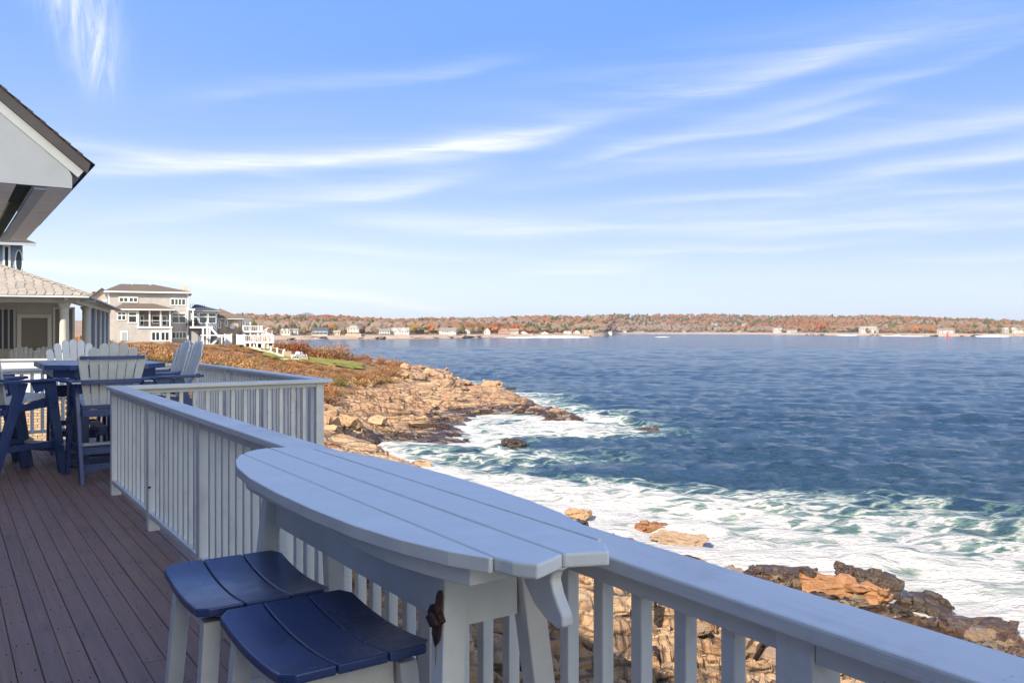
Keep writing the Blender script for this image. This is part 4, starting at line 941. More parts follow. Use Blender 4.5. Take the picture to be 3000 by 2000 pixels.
# faint mountain far inland
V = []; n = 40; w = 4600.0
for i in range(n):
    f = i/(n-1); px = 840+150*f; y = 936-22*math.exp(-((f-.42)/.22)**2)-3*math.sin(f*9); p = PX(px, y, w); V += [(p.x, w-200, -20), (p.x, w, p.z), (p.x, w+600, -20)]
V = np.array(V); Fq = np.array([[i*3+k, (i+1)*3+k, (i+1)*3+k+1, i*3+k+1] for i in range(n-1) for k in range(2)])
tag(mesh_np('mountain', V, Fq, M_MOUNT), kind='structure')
HOUSE_EAVE, HOUSE_RIDGE = 3.6, 5.3  # unseen part of the house, heights shaped for where its shadow falls
# ------------------------------------------------------------------ our deck
def dthing(name, label, cat, d=0., t=0., z=0., group=None): return thing(name, label, cat, DK(d, t, z), TH, group)
deck = bpy.data.objects.new('deck', None); COL.objects.link(deck); deck.rotation_euler = (0,0,TH); tag(deck, kind='structure')
FAR0, FARS = 13.30, 1.8/5.26
def far_t(d): return FAR0+(d+1.6)*FARS
random.seed(12); PITCH = .105
screws = MB()
i = 0; d = -1.60
while d < 3.62:
    t0 = -2.6 if d < 1.46 else 9.22; t1 = far_t(d+.05)-.02; cuts = [t0]
    p = t0+random.uniform(1.0, 3.6)
    while p < t1-.8: cuts.append(p); p += 3.66
    cuts.append(t1)
    for a, b in zip(cuts[:-1], cuts[1:]):
        zz = random.uniform(-.0015, .0015); MB((d, a, 0)).box(d+.0008, d+PITCH-.0022, a+.002, b-.002, -.028, zz).build('plank', M_DECK, deck, .003, seg=1).location = (d, a, 0)
        q = a+.05
        while q < b:
            if q < 9.5 and d > -1.3 and q > 1.2:
                for dx in (.024, .078):
                    c = (d+dx+random.uniform(-.004,.004), q+random.uniform(-.006,.006), .0032); screws.tube((c[0],c[1],-.002), c, .0027, .0025, 6)
            q += .405
    d += PITCH; i += 1
so_ = screws.build('screw_heads', M_SCREW, deck); tag(so_, kind='stuff')
fr = MB(); fr.box(-1.6, 1.50, -2.6, 9.2, -.24, -.034); fr.box(-1.6, 3.62, 9.2, 13.2, -.24, -.034); fr.build('joist_frame', M_DECKFRAME, deck)
MB().box(1.502, 1.53, -2.6, 9.18, -.26, -.004).build('rim_board', M_WY, deck); MB().box(3.64, 3.668, 9.2, 15.0, -.26, -.004).build('rim_board', M_WY, deck); MB().box(1.53, 3.668, 9.17, 9.198, -.26, -.004).build('rim_board', M_WX, deck)
for (pd, pt) in ((1.4,-2),(1.4,3.2),(1.4,8.9),(3.5,9.4),(3.5,12),(3.5,14.6),(-1.4,3),(-1.4,9)):
    g = DK(pd, pt); z = ground_z(g.x, g.y)-.3 if math.hypot(g.x, g.y) > 7 else -3.8; MB().box(pd-.09, pd+.09, pt-.09, pt+.09, z, -.245).build('support_post', M_DECKFRAME, deck)

# railings: each run is one thing; local y runs along it, local x = 0 at the inner edge of the cap
CAPW, RH = .169, 1.07
def railing(label, p0, p1, posts, nb, side=1, cap_ext=(0,0), joints=()):
    """p0->p1 in deck coordinates: line of the cap's inner edge; side=+1 puts the rail to the right of the walking direction"""
    a, b = Vector((*p0, 0)), Vector((*p1, 0)); L = (b-a).length; ang = math.atan2(b.y-a.y, b.x-a.x)
    t = thing('railing', label, 'railing', DK(*p0), TH+ang-math.pi/2)
    s = side
    cuts = [-cap_ext[0]]+list(joints)+[L+cap_ext[1]]
    for c0, c1 in zip(cuts[:-1], cuts[1:]): MB().box(0, s*CAPW, c0+.0015, c1-.0015, RH-.038, RH).build('cap', M_WY, t, .006)
    ps = sorted(posts); src = None; bsrc = None
    for k, q in enumerate(ps):
        if src is None: src = MB().box(s*.022, s*.111, 0, .089, 0, RH-.0385).build('post', M_WZ, t, .004); src.location = (0, q, 0)
        else: inst(src, t, (0, q, 0))
    for k, (q0, q1) in enumerate(zip(ps[:-1], ps[1:])):
        u0, u1 = q0+.090, q1-.001
        MB().box(s*.028, s*.105, u0, u1, RH-.083, RH-.0385).build('sub_rail', M_WY, t, .003)
        MB().box(s*.028, s*.105, u0, u1, .112, .152).build('bottom_rail', M_WY, t, .003)
        n = nb[k] if isinstance(nb, (list, tuple)) else max(2, round((u1-u0)/.148)-1)
        for j in range(n):
            y = u0+(u1-u0)*(j+1)/(n+1)-.019
            if bsrc is None: bsrc = MB().box(s*.046, s*.084, 0, .038, .1525, RH-.0835).build('baluster', M_WZ, t, .003); bsrc.location = (0, y, 0)
            else:
                o = inst(bsrc, t, (random.uniform(-.001,.001), y+random.uniform(-.002,.002), 0), (0, 0, random.uniform(-.012,.012)))
    return t
random.seed(4)
POSTT = [-2.1,-.55,1.03,2.57,4.13,5.71,7.35,9.20-.05]
main_rail = railing('white painted deck railing running from the lower right to the dining corner', (1.36,-2.4), (1.36,9.36), [q+2.4 for q in POSTT], [9,9,9,9,9,9,8], 1, (0,0), (5.05+2.4,))
railing('short white railing crossing to the right at the deck corner', (1.53,9.36), (3.70,9.36), [.05+.0, 1.995], [13], 1, (0,0))
railing('white railing on the seaward side of the dining corner', (3.53,9.362), (3.53,15.08), [.15,1.9,3.7,5.55], None, 1)
railing('white railing behind the dining table at the deck end', (3.52,15.05), (-1.6,13.32), [.02,1.72,3.42,5.2], None, 1)
# small fittings on the near posts
MB().lathe((1.3895-1.36+.0, 7.35+2.4-.006, .35), [(.004,0),(.012,.004),(.012,.012),(.004,.016)], 12).build('black_hook', M_METAL, main_rail)

# ------------------------------------------------------------------ surfboard bar table
ZT, TH_ = 1.125, .034
def half_w(t):
    return float(np.interp(t, [1.48,1.56,1.68,1.85,2.05,2.3,2.6,2.9,3.15,3.32,3.45,3.53,3.575,3.60], [.100,.150,.205,.252,.282,.298,.302,.292,.262,.220,.165,.112,.062,.0]))
C0 = 1.158
table = dthing('surfboard_table', 'white surfboard shaped bar table beside the railing', 'table', C0, 2.55)
org = (C0, 2.55, 0)
seams = [-.31, -.1465, 0.0, .1465, .31]
ts = list(np.linspace(1.48, 3.45, 40))+list(np.linspace(3.46, 3.60, 24))
for s0, s1 in zip(seams[:-1], seams[1:]):
    lo, hi = s0+.0022, s1-.0022; L_, R_ = [], []
    for t_ in ts:
        hw = half_w(t_); l = max(lo, -hw); r = min(hi, hw)
        if r-l > .004: L_.append((l, t_)); R_.append((r, t_))
    tail = lambda x: 1.48+.042*(1-abs(x)/.1) if abs(x) < .1 else 1.48
    pts = [(x, max(y, tail(x)) if y < 1.6 else y) for x, y in R_]+[(x, max(y, tail(x)) if y < 1.6 else y) for x, y in reversed(L_)]
    m = MB(org); m.prism([(C0+x, y, ZT-TH_) for x, y in pts], (0,0,TH_)); m.build('tabletop_plank', M_PWHITE, table, .011, seg=3, smooth=False)
# sub-frame and aprons
m = MB(org); outl = [(t_, min(.235, half_w(t_)-.035)) for t_ in np.linspace(1.66, 3.52, 26) if half_w(t_) > .06]
m.prism([(C0+w_, t_, ZT-TH_-.048) for t_, w_ in outl]+[(C0-w_, t_, ZT-TH_-.048) for t_, w_ in reversed(outl)], (0,0,.046)); m.build('top_batten_frame', M_PWHITE, table, .003)
TA, TB = 1.84, 3.19; HD = .098
for sgn in (-1, 1): MB(org).box(C0+sgn*HD-.016, C0+sgn*HD+.016, TA+.02, TB-.02, ZT-.235, ZT-.083).build('side_apron', M_PWHITE, table, .003)
for tt in (TA, TB): MB(org).box(C0-HD+.0165, C0+HD-.0165, tt-.016, tt+.016, ZT-.235, ZT-.083).build('end_apron', M_PWHITE, table, .003)
for sx in (-1, 1):
    for tt, st in ((TA,-1), (TB,1)):
        x0 = C0+sx*(HD+.012); top = [(x0-.032, tt-.03, ZT-.0835), (x0+.032, tt-.03, ZT-.0835), (x0+.032, tt+.03, ZT-.0835), (x0-.032, tt+.03, ZT-.0835)]
        dx, dy = sx*.085, st*.10
        m = MB(org); m.hexa([(x+dx, y+dy, .002) for x, y, z in top], top); lg = m.build('leg', M_PWHITE, table, .004)
        if sx < 0 and st < 0: near_leg = lg
for tt in (TA-.06, TB+.06): MB(org).box(C0-HD-.03, C0+HD+.03, tt-.014, tt+.014, .28, .37).build('stretcher', M_PWHITE, table, .003)
# keel fin under the tail
fp = [(1.69,ZT-TH_),(1.655,1.03),(1.615,.99),(1.57,.967),(1.525,.957),(1.503,.966),(1.505,.99),(1.535,1.03),(1.548,1.06),(1.54,ZT-TH_-.012),(1.52,ZT-TH_)]
MB(org).prism([(C0-.016, y, z) for y, z in fp], (.032,0,0)).build('keel_fin', M_PWHITE, table, .007, seg=3)
# cast iron opener and the rust it has wept
lx = C0-HD-.012-.032-.013; ly = TA-.03-.02
m = MB(org); c = Vector((lx-.010, ly+.035, .93)); _v = Vector; Vector_ = lambda q: _v((q[0], q[1]*1.35, q[2]*1.35))
m.prism([c+Vector_((0,-.026,-.004)), c+Vector_((0,-.008,.016)), c+Vector_((0,.014,.018)), c+Vector_((0,.026,.002)), c+Vector_((0,.012,-.018)), c+Vector_((0,-.010,-.016))], (.016,0,0))
m.prism([c+Vector_((-.012,-.024,-.008)), c+Vector_((-.012,.0,.010)), c+Vector_((-.012,.016,-.004)), c+Vector_((-.012,-.002,-.018))], (.014,0,0))
m.tube(c+Vector_((.004,-.010,.012)), c+Vector_((.002,-.020,.044)), .011, .009, 8); m.lathe(c+Vector_((.002,-.021,.046)), [(.004,-.008),(.009,0),(.005,.008)], 8)
m.prism([c+Vector_((.002,-.016,-.014)), c+Vector_((.002,.010,-.014)), c+Vector_((.002,.012,-.034)), c+Vector_((.002,.000,-.056)), c+Vector_((.002,-.012,-.040))], (.010,0,0))
op = m.build('bottle_opener', M_RUST, near_leg, .003); tag(op, 'rusty cast iron bottle opener')
MB(org).prism([c+Vector((.0065,-.008,-.05)), c+Vector((.0065,.006,-.05)), c+Vector((.0035,.002,-.14)), c+Vector((.0025,-.001,-.20)), c+Vector((.0035,-.004,-.13))], (.0012,0,0)).build('rust_stain', M_STAIN, near_leg)

# ------------------------------------------------------------------ bar stools
def make_stool():
    t = thing('bar_stool', 'x', 'stool'); LX, LY = .205, .285; zs = .775
    def cz(y): return zs+.012+.024*(abs(y)/LY)**2
    xs = [-LX, -LX+.1355, LX-.1355, LX]
    for k in range(3):
        a, b = xs[k]+(.0018 if k else 0), xs[k+1]-(.0018 if k < 2 else 0); m = MB(); ys = np.linspace(-LY, LY, 17)
        lo, hi = [], []
        for y in ys:
            r = .03*max(0, (abs(y)-(LY-.03))/.03)**2; aa = a+(r if k == 0 else 0); bb = b-(r if k == 2 else 0); z = cz(y)
            lo.append([(aa,y,z-.026),(bb,y,z-.026)]); hi.append([(aa,y,z),(bb,y,z)])
        V = []; Fs = []
        for i in range(17): V += [lo[i][0], lo[i][1], hi[i][1], hi[i][0]]
        for i in range(16):
            for j in range(4): Fs.append((i*4+j, i*4+(j+1)%4, (i+1)*4+(j+1)%4, (i+1)*4+j))
        Fs += [(3,2,1,0), (64,65,66,67)]; m.add(V, Fs); m.build('seat_plank', M_PNAVY, t, .0055, seg=3)
    MB().box(-.150, -.122, -.185, .185, zs-.09, zs-.0275).build('apron', M_PWHITE, t, .003); MB().box(.122, .150, -.185, .185, zs-.09, zs-.0275).build('apron', M_PWHITE, t, .003)
    MB().box(-.1215, .1215, -.205, -.177, zs-.09, zs-.018).build('apron', M_PWHITE, t, .003); MB().box(-.1215, .1215, .177, .205, zs-.09, zs-.018).build('apron', M_PWHITE, t, .003)
    for sx in (-1,1):
        for sy in (-1,1):
            x0, y0 = sx*.152, sy*.205; top = [(x0-.026,y0-.026,zs-.022),(x0+.026,y0-.026,zs-.022),(x0+.026,y0+.026,zs-.022),(x0-.026,y0+.026,zs-.022)]
            MB().hexa([(x+sx*.055, y+sy*.055, .002) for x, y, z in top], top).build('leg', M_PWHITE, t, .004)
    for sx in (-1,1): MB().box(sx*.187-.012, sx*.187+.012, -.205, .205, .24, .30).build('footrest', M_PWHITE, t, .003)
    for sy in (-1,1): MB().box(-.16, .16, sy*.232-.012, sy*.232+.012, .30, .36).build('footrest', M_PWHITE, t, .003)
    return t
st1 = make_stool(); st1.location = DK(.832, 2.845); st1.rotation_euler = (0,0,TH+R(-1.5)); tag(st1, 'blue topped white bar stool farther from the camera, under the surfboard table', 'stool', 'bar stools at the surfboard table')
st2 = copy_tree(st1); st2.location = DK(.868, 2.245); st2.rotation_euler = (0,0,TH+R(.5)); tag(st2, 'nearest blue topped bar stool, against the leg with the rusty opener', 'stool', 'bar stools at the surfboard table')

# ------------------------------------------------------------------ tall adirondack dining chairs
def make_chair():
    t = thing('tall_chair', 'x', 'chair'); B, Wt = M_PNAVY, M_PWHITE
    for sx in (-1,1):
        x = sx*.315
        def leg(foot, top, w0, w1, nm):
            m = MB(); m.add([(x-.02,foot[0]-w0/2,0),(x+.02,foot[0]-w0/2,0),(x+.02,foot[0]+w0/2,0),(x-.02,foot[0]+w0/2,0),(x-.02,top[0]-w1/2,top[1]),(x+.02,top[0]-w1/2,top[1]),(x+.02,top[0]+w1/2,top[1]),(x-.02,top[0]+w1/2,top[1])],
                       [(3,2,1,0),(4,5,6,7),(0,1,5,4),(1,2,6,5),(2,3,7,6),(3,0,4,7)]); m.build(nm, B, t, .004)
        leg((.40,0), (.235,1.045), .095, .135, 'front_leg'); leg((-.44,0), (-.10,1.045), .095, .125, 'rear_leg')
        MB().prism([(x-sx*.021,-.30,.705),(x-sx*.021,.33,.775),(x-sx*.021,.33,.875),(x-sx*.021,-.30,.765)], (-sx*.028,0,0)).build('side_board', B, t, .003)
        # arm: a paddle with rounded corners
        p = [(-.40,.035),(-.34,.05),(.10,.055),(.20,.075),(.34,.078),(.375,.06),(.375,-.06),(.34,-.078),(.20,-.07),(.05,-.05),(-.34,-.045),(-.40,-.035)]
        MB().prism([(x+sx*.03+sx*b, a, 1.052) for a, b in p], (0,0,.03)).build('arm', B, t, .006)
        MB().prism([(x+sx*.022, -.02, 1.05), (x+sx*.022, .20, 1.05), (x+sx*.022, .12, .95), (x+sx*.022, .04, .93)], (sx*.02,0,0)).build('arm_bracket', B, t, .003)
        MB().tube((x+sx*.001,-.395,1.067), (x+sx*.09,-.395,1.067), .012, None, 10).build('bolt', M_STEEL, t)
        MB().beam((x-sx*.021-sx*.012,-.33,.335), (x-sx*.021-sx*.012,.34,.335), .022, .07).build('side_rung', B, t, .003)
    for k in range(6):
        y0 = -.20+k*.094; z0 = .775+(y0+.30)*.165; MB().add([(-.265,y0,z0),(.265,y0,z0),(.265,y0+.084,z0+.0139),(-.265,y0+.084,z0+.0139),(-.265,y0,z0+.022),(.265,y0,z0+.022),(.265,y0+.084,z0+.0359),(-.265,y0+.084,z0+.0359)],
            [(3,2,1,0),(4,5,6,7),(0,1,5,4),(1,2,6,5),(2,3,7,6),(3,0,4,7)]).build('seat_slat', Wt, t, .004)
    MB().box(-.29, .29, .335, .36, .785, .90).build('front_apron', B, t, .004)
    MB().box(-.29, .29, -.335, -.305, .70, .775).build('rear_apron', B, t, .004)
    # fan back
    tops = [1.365,1.445,1.487,1.50,1.487,1.445,1.365]
    def yb(z): return -.215-(z-.79)*.33
    for k in range(7):
        q = k-3; xb, xt = q*.072, q*.099; wb, wt = .064, .094; zt = tops[k]; bow = .010*q*q*.5
        n = 9; out = []
        for i in range(8):
            f = i/7; z = .79+(zt-.05-.79)*f; x = xb+(xt-xb)*f; w_ = wb+(wt-wb)*f; out.append((x, w_/2, z))
        cap = [(math.cos(a), math.sin(a)) for a in np.linspace(0, math.pi, 9)]
        pts = [(x+w_, z) for x, w_, z in out]+[(xt+math.cos(a)*wt/2, zt-.05+math.sin(a)*.05) for a in np.linspace(.25, math.pi-.25, 7)]+[(x-w_, z) for x, w_, z in reversed(out)]
        MB().prism([(x, yb(z)+bow*(z-.79), z) for x, z in pts], (0,-.02,.004)).build('back_slat', Wt, t, .004)
    def bar(z0, z1, hw, th, nm, bow, dy):
        m = MB(); n = 14; V = []; Fs = []
        for i in range(n+1):
            x = -hw+2*hw*i/n; yy = yb((z0+z1)/2)-.024-dy+bow*(x/hw)**2; V += [(x,yy,z0),(x,yy-th,z0),(x,yy-th,z1),(x,yy,z1)]
        for i in range(n):
            for j in range(4): Fs.append((i*4+j, i*4+(j+1)%4, (i+1)*4+(j+1)%4, (i+1)*4+j))
        Fs += [(3,2,1,0), (n*4,n*4+1,n*4+2,n*4+3)]; m.add(V, Fs); m.build(nm, B, t, .004)
    bar(1.318, 1.352, .325, .028, 'upper_back_rail', .045, .0); bar(1.048, 1.098, .385, .045, 'arm_level_rail', .05, .02); bar(.775, .82, .285, .03, 'lower_back_rail', .02, 0)
    MB().box(-.335, .335, .37, .45, .305, .335).build('footrest', Wt, t, .004); MB().box(-.293, .293, .375, .40, .23, .303).build('footrest_rail', B, t, .003)
    MB().box(-.293, .293, -.36, -.335, .30, .37).build('rear_rung', B, t, .003)
    m = MB(); pr = [(-.293,.10),(-.293,.20),(.293,.20),(.293,.10),(.20,.10),(.15,.135),(-.15,.135),(-.20,.10)]; m.prism([(x,-.40,z) for x, z in pr], (0,.026,0)); m.build('curved_stretcher', B, t, .003)
    return t
TC = (1.63, 11.8)
chair = make_chair(); G = 'tall chairs around the dining table'
def place(c, d, t, face, label):
    c.location = DK(d, t, 0); c.rotation_euler = (0,0,TH+R(face)); tag(c, label, 'chair', G)
place(chair, 1.51, 10.42, 3, 'tall blue and white chair with its back to the camera at the table end')
for d, t, f, lab in ((.64, 11.05, -58, 'tall blue chair cut by the left edge, seen from the side'), (.42, 11.95, -82, 'tall blue chair behind the one cut by the left edge'),
    (2.27, 11.2, 93, 'nearer of the two side on tall chairs on the right, by the seaward railing'), (2.34, 12.15, 92, 'farther of the two side on tall chairs on the right'),
    (1.52, 13.02, 178, 'tall chair at the far end of the table facing the camera')):
    place(copy_tree(chair), d, t, f, lab)

# dining table
tb = dthing('dining_table', 'tall dining table with slate grey top and blue base', 'table', *TC); ZD = 1.225
def octo(hx, hy, c): return [(-hx+c,-hy),(hx-c,-hy),(hx,-hy+c),(hx,hy-c),(hx-c,hy),(-hx+c,hy),(-hx,hy-c),(-hx,-hy+c)]
HX, HYY, CC = .66, .90, .24
for k in range(8):
    a, b = -HX+.03+k*(2*HX-.06)/8+.002, -HX+.03+(k+1)*(2*HX-.06)/8-.002
    def lim(x): return HYY-.03-max(0, abs(x)-(HX-.03-CC+.012))
    MB().prism([(a,-lim(a),ZD-.026),(b,-lim(b),ZD-.026),(b,lim(b),ZD-.026),(a,lim(a),ZD-.026)], (0,0,.026)).build('top_plank', M_PSLATE, tb, .003)
o_, i_ = octo(HX, HYY, CC), octo(HX-.027, HYY-.027, CC-.011); m = MB()
for k in range(8):
    j = (k+1) % 8; m.hexa([(*o_[k], ZD-.055), (*o_[j], ZD-.055), (*i_[j], ZD-.055), (*i_[k], ZD-.055)], [(*o_[k], ZD+.001), (*o_[j], ZD+.001), (*i_[j], ZD+.001), (*i_[k], ZD+.001)])
m.build('edge_band', M_PNAVY, tb)
m = MB(); q_, r_ = octo(HX-.10, HYY-.10, CC-.04), octo(HX-.13, HYY-.13, CC-.05)
for k in range(8):
    j = (k+1) % 8; m.hexa([(*q_[k], ZD-.15), (*q_[j], ZD-.15), (*r_[j], ZD-.15), (*r_[k], ZD-.15)], [(*q_[k], ZD-.027), (*q_[j], ZD-.027), (*r_[j], ZD-.027), (*r_[k], ZD-.027)])
m.build('apron', M_PNAVY, tb)
for sy in (-1,1):
    for sx in (-1,1): MB().box(sx*.22-.055, sx*.22+.055, sy*.42-.055, sy*.42+.055, 0, ZD-.03).build('leg', M_PNAVY, tb, .005)
    MB().box(-.40, .40, sy*.42-.05, sy*.42+.05, .0, .09).build('foot', M_PNAVY, tb, .005)
MB().box(-.05, .05, -.36, .36, .34, .46).build('stretcher', M_PNAVY, tb, .005)

# ------------------------------------------------------------------ our house (left of and behind the camera)
hs = dthing('beach_house', 'pale house whose roof corner and soffit hang at the upper left', 'house', 0, 0, 0)
TE0, TE1, ZS = 14.5, 23.4, 3.79
MB().box(-9.5, -1.62, -14, 6.3, -4, HOUSE_EAVE).build('main_wall', M_OWNWALL, hs); MB().box(-9.5, -1.60, 6.301, 13.2, -4, 4.75).build('shade_block_wall', M_OWNWALL, hs)  # taller second block is made up, added out of view to shade the deck
MB().prism([(-10.1,6.0,4.73),(-1.05,6.0,4.73),(-5.55,6.0,6.6)], (0,7.7,0)).build('shade_block_roof', M_SHDARK, hs)
m = MB(); m.prism([(-10.1,-14.5,HOUSE_EAVE-.02),(-1.05,-14.5,HOUSE_EAVE-.02),(-5.55,-14.5,HOUSE_RIDGE)], (0,20.8,0)); m.build('main_roof', M_SHDARK, hs)
MB().box(-9.5, .55, 13.9, TE1-.4, -4, ZS-.012).build('wing_wall', M_OWNWALL, hs)
for k, (y0, y1, z0, z1) in enumerate(((1.2,2.1,0,2.05), (3.2,4.6,.9,2.1), (6.2,7.6,.9,2.1), (9.4,11.2,.02,2.1), (-3.5,-2,.9,2.1))):
    w_ = MB().box(-1.615, -1.56, y0-.09, y1+.09, z0-.0, z1+.09).build('window', M_TRIM, hs); MB().box(-1.559, -1.553, y0, y1, z0+.06, z1).build('pane', M_GLASS, w_)
# wing gable end, soffit, roof edge
RS = .83
def rz_(d): return 4.21+(1.9-d)*RS
m = MB(); m.prism([(-4,TE0,ZS),(1.64,TE0,ZS),(1.64,TE0,ZS+.18),(1.60,TE0,rz_(1.60)-.40),(-4,TE0,rz_(-4)-.40)], (0,.05,0)); m.build('gable_face', M_GREYPAINT, hs)
MB().prism([(1.72,TE0-.03,rz_(1.72)-.40),(1.80,TE0-.03,rz_(1.80)-.23),(-4,TE0-.03,rz_(-4)-.23),(-4,TE0-.03,rz_(-4)-.40)], (0,.06,0)).build('rake_board', M_RAKE, hs, .004)
MB().prism([(1.84,TE0-.10,rz_(1.84)-.235),(1.88,TE0-.10,rz_(1.88)-.05),(-4,TE0-.10,rz_(-4)-.05),(-4,TE0-.10,rz_(-4)-.235)], (0,.12,0)).build('rake_fascia', M_SHDARK, hs)
MB().prism([(1.86,TE0-.09,rz_(1.86)-.10),(1.86,TE0-.09,rz_(1.86)-.05),(-4,TE0-.09,rz_(-4)-.05),(-4,TE0-.09,rz_(-4)-.10)], (0,TE1-TE0+.1,0)).build('roof_deck', M_SHDARK, hs)
for k in range(26):
    d1 = 1.94-k*.165; d0 = d1-.24; lift = .012
    MB().prism([(d1,TE0-.14,rz_(d1)-.038+lift),(d1,TE0-.14,rz_(d1)-.022+lift),(d0,TE0-.14,rz_(d0)-.036),(d0,TE0-.14,rz_(d0)-.048)], (0,TE1-TE0+.2,0)).build('shingle', M_SHDARK, hs)
MB().box(1.56, 1.64, TE0+.051, TE1, ZS+.002, ZS+.26).build('fascia', M_GREYPAINT, hs)
MB().box(1.30, 1.64, TE0+.052, TE1, ZS-.018, ZS).build('soffit_panel', M_SOFFIT, hs); MB().box(.40, .90, TE0+.052, TE1, ZS-.018, ZS).build('soffit_panel', M_SOFFIT, hs)
MB().box(1.13, 1.299, TE0+.052, TE1, ZS-.06, ZS).build('soffit_beam', M_GREYPAINT, hs, .01); MB().box(.901, 1.129, TE0+.052, TE1, ZS+.05, ZS+.07).build('vent_backing', M_DARKVENT, hs)
y = TE0+.15; src = None
while y < TE1-.1:
    if src is None: src = MB().box(.902, 1.128, 0, .055, ZS+.01, ZS+.03).build('vent_lath', M_LATH, hs); src.location = (0, y, 0)
    else: inst(src, hs, (0, y, 0))
    y += .20
MB().prism([(1.645,TE0+.25,ZS+.20),(1.78,TE0+.25,ZS+.22),(1.80,TE0+.25,ZS+.31),(1.645,TE0+.25,ZS+.31)], (0,TE1-TE0-.3,0)).build('gutter', M_GREYPAINT, hs)
# ------------------------------------------------------------------ low adirondack chair (porch, patio)
def make_low_chair(wm, name='adirondack_chair'):
    t = thing(name, 'x', 'chair')
    for sx in (-1,1):
        MB().box(sx*.30-.02, sx*.30+.02, .22, .32, 0, .54).build('front_leg', wm, t); MB().prism([(sx*.27-.015,-.42,0),(sx*.27-.015,-.34,0),(sx*.27-.015,.30,.36),(sx*.27-.015,.30,.26)], (.03,0,0)).build('side_board', wm, t)
        MB().box(sx*.33-.07, sx*.33+.07, -.30, .36, .541, .565).build('arm', wm, t)
    for k in range(4): MB().box(-.25, .25, -.16+k*.115, -.06+k*.115, .26+k*.03, .285+k*.03).build('seat_slat', wm, t)
    for k in range(6):
        q = k-2.5; zt = 1.06-.016*q*q; a, b = q*.085, q*.103
        MB().prism([(a-.038,-.16,.24),(a+.038,-.16,.24),(b+.046,-.16-(zt-.24)*.4,zt-.03),(b,-.16-(zt-.24)*.4,zt),(b-.046,-.16-(zt-.24)*.4,zt-.03)], (0,-.02,0)).build('back_slat', wm, t)
    MB().box(-.30, .30, -.38, -.34, .50, .56).build('back_rail', wm, t)
    return t
low = make_low_chair(M_TRIM)
LOWDARK = None

# ------------------------------------------------------------------ neighbour: blue house with cream porch
A2 = R(22.0); c2, s2 = math.cos(A2), math.sin(A2); O2 = Vector((-12.30, 23.7, 0))
def N2(a, b, z=0): return O2+Vector((c2*a-s2*b, s2*a+c2*b, z))
def aPX(px, b):
    k = (px-CX)/F; return (k*(O2.y+c2*b)-O2.x+s2*b)/(c2-s2*k)
def zPX(py, a, b): return EYE-(py-HY)/F*N2(a, b).y
ph = thing('porch_house', 'blue clapboard house with cream columned porch and tan shingle roof', 'house', O2, A2)
FLZ, BZ0, BZ1 = -.10, 2.40, 2.58
MB().box(-9, .1, -.02, .16, BZ0, BZ1).build('porch_beam', M_CREAM, ph); MB().box(-.06, .12, .161, 15.5, BZ0, BZ1).build('porch_beam', M_CREAM, ph)
MB().box(-9, .14, -.1, 15.6, FLZ-.12, FLZ).build('porch_floor', M_CONC, ph)
MB().box(-9, .10, -.02, .10, FLZ+.002, .80).build('parapet', M_TRIM, ph); MB().box(-9.05, .13, -.06, .14, .801, .85).build('parapet_cap', M_TRIM, ph)
col_prof = [(.16,FLZ),(.16,FLZ+.08),(.125,FLZ+.12),(.128,1.0),(.112,2.14),(.125,2.17),(.112,2.20),(.112,2.26),(.15,2.33),(.17,2.35),(.17,BZ0)]
cc = MB().lathe((0,0,0), col_prof, 28).build('column', M_CREAM, ph, smooth=False); cc.location = (-.17, .07, 0)
for p_ in cc.data.polygons: p_.use_smooth = True
inst(cc, ph, (.03, 4.3, 0)); inst(cc, ph, (-4.2, .07, 0))
for k in range(3): MB().box(-.13-4.0*k, -.05-4.0*k, -.42, -.021, BZ1-.12, BZ1-.002).build('rafter_tail', M_TRIM, ph, .02)
MB().box(.121, .50, 1.6, 1.70, BZ1-.12, BZ1-.002).build('rafter_tail', M_TRIM, ph, .02)
# porch back wall with doors
b0 = 2.9; MB().box(-9, -.35, b0, b0+.15, FLZ, BZ1).build('porch_wall', M_BEIGE, ph); MB().box(-9, .0, .17, b0-.01, BZ0+.10, BZ0+.12).build('porch_ceiling', M_BEIGE, ph)
def opening(name, x0, x1, y0, y1, b, mat, fr=.07, frm=M_CREAM, mull=()):
    a0, a1 = aPX(x0, b), aPX(x1, b); zt = zPX(y0, (a0+a1)/2, b); zb = zPX(y1, (a0+a1)/2, b)
    f = MB(); f.box(a0-fr, a0, b-.05, b-.001, zb-fr, zt+fr).box(a1, a1+fr, b-.05, b-.001, zb-fr, zt+fr).box(a0+.001, a1-.001, b-.05, b-.001, zt, zt+fr).box(a0+.001, a1-.001, b-.05, b-.001, zb-fr, zb)
    for q in mull: f.box(a0+(a1-a0)*q-.02, a0+(a1-a0)*q+.02, b-.045, b-.001, zb+.001, zt-.001)
    o = f.build(name, frm, ph); MB().box(a0+.001, a1-.001, b-.02, b-.012, zb+.001, zt-.001).build('pane', mat, o); return o
opening('glass_door', 63, 140, 931, 1030, b0, M_GLASSP, .11); opening('sliding_door', -30, 40, 906, 1022, b0, M_GLASS, .06, M_BEIGE, (.3,.55,.8)); opening('side_window', 162, 213, 905, 1010, b0, M_GLASSP, .06)
# screened side
MB().box(-.05, .06, 4.5, 5.6, FLZ, BZ0-.002).build('side_panel', M_BEIGE, ph)
for k in range(5): MB().box(-.04, .07, 5.61+k*2.45, 5.75+k*2.45, FLZ, BZ0-.002).build('screen_post', M_TRIM, ph)
for k in range(4): MB().box(-.005, .01, 5.76+k*2.45, 5.60+(k+1)*2.45, FLZ, BZ0-.003).build('screen', M_SCREEN, ph)
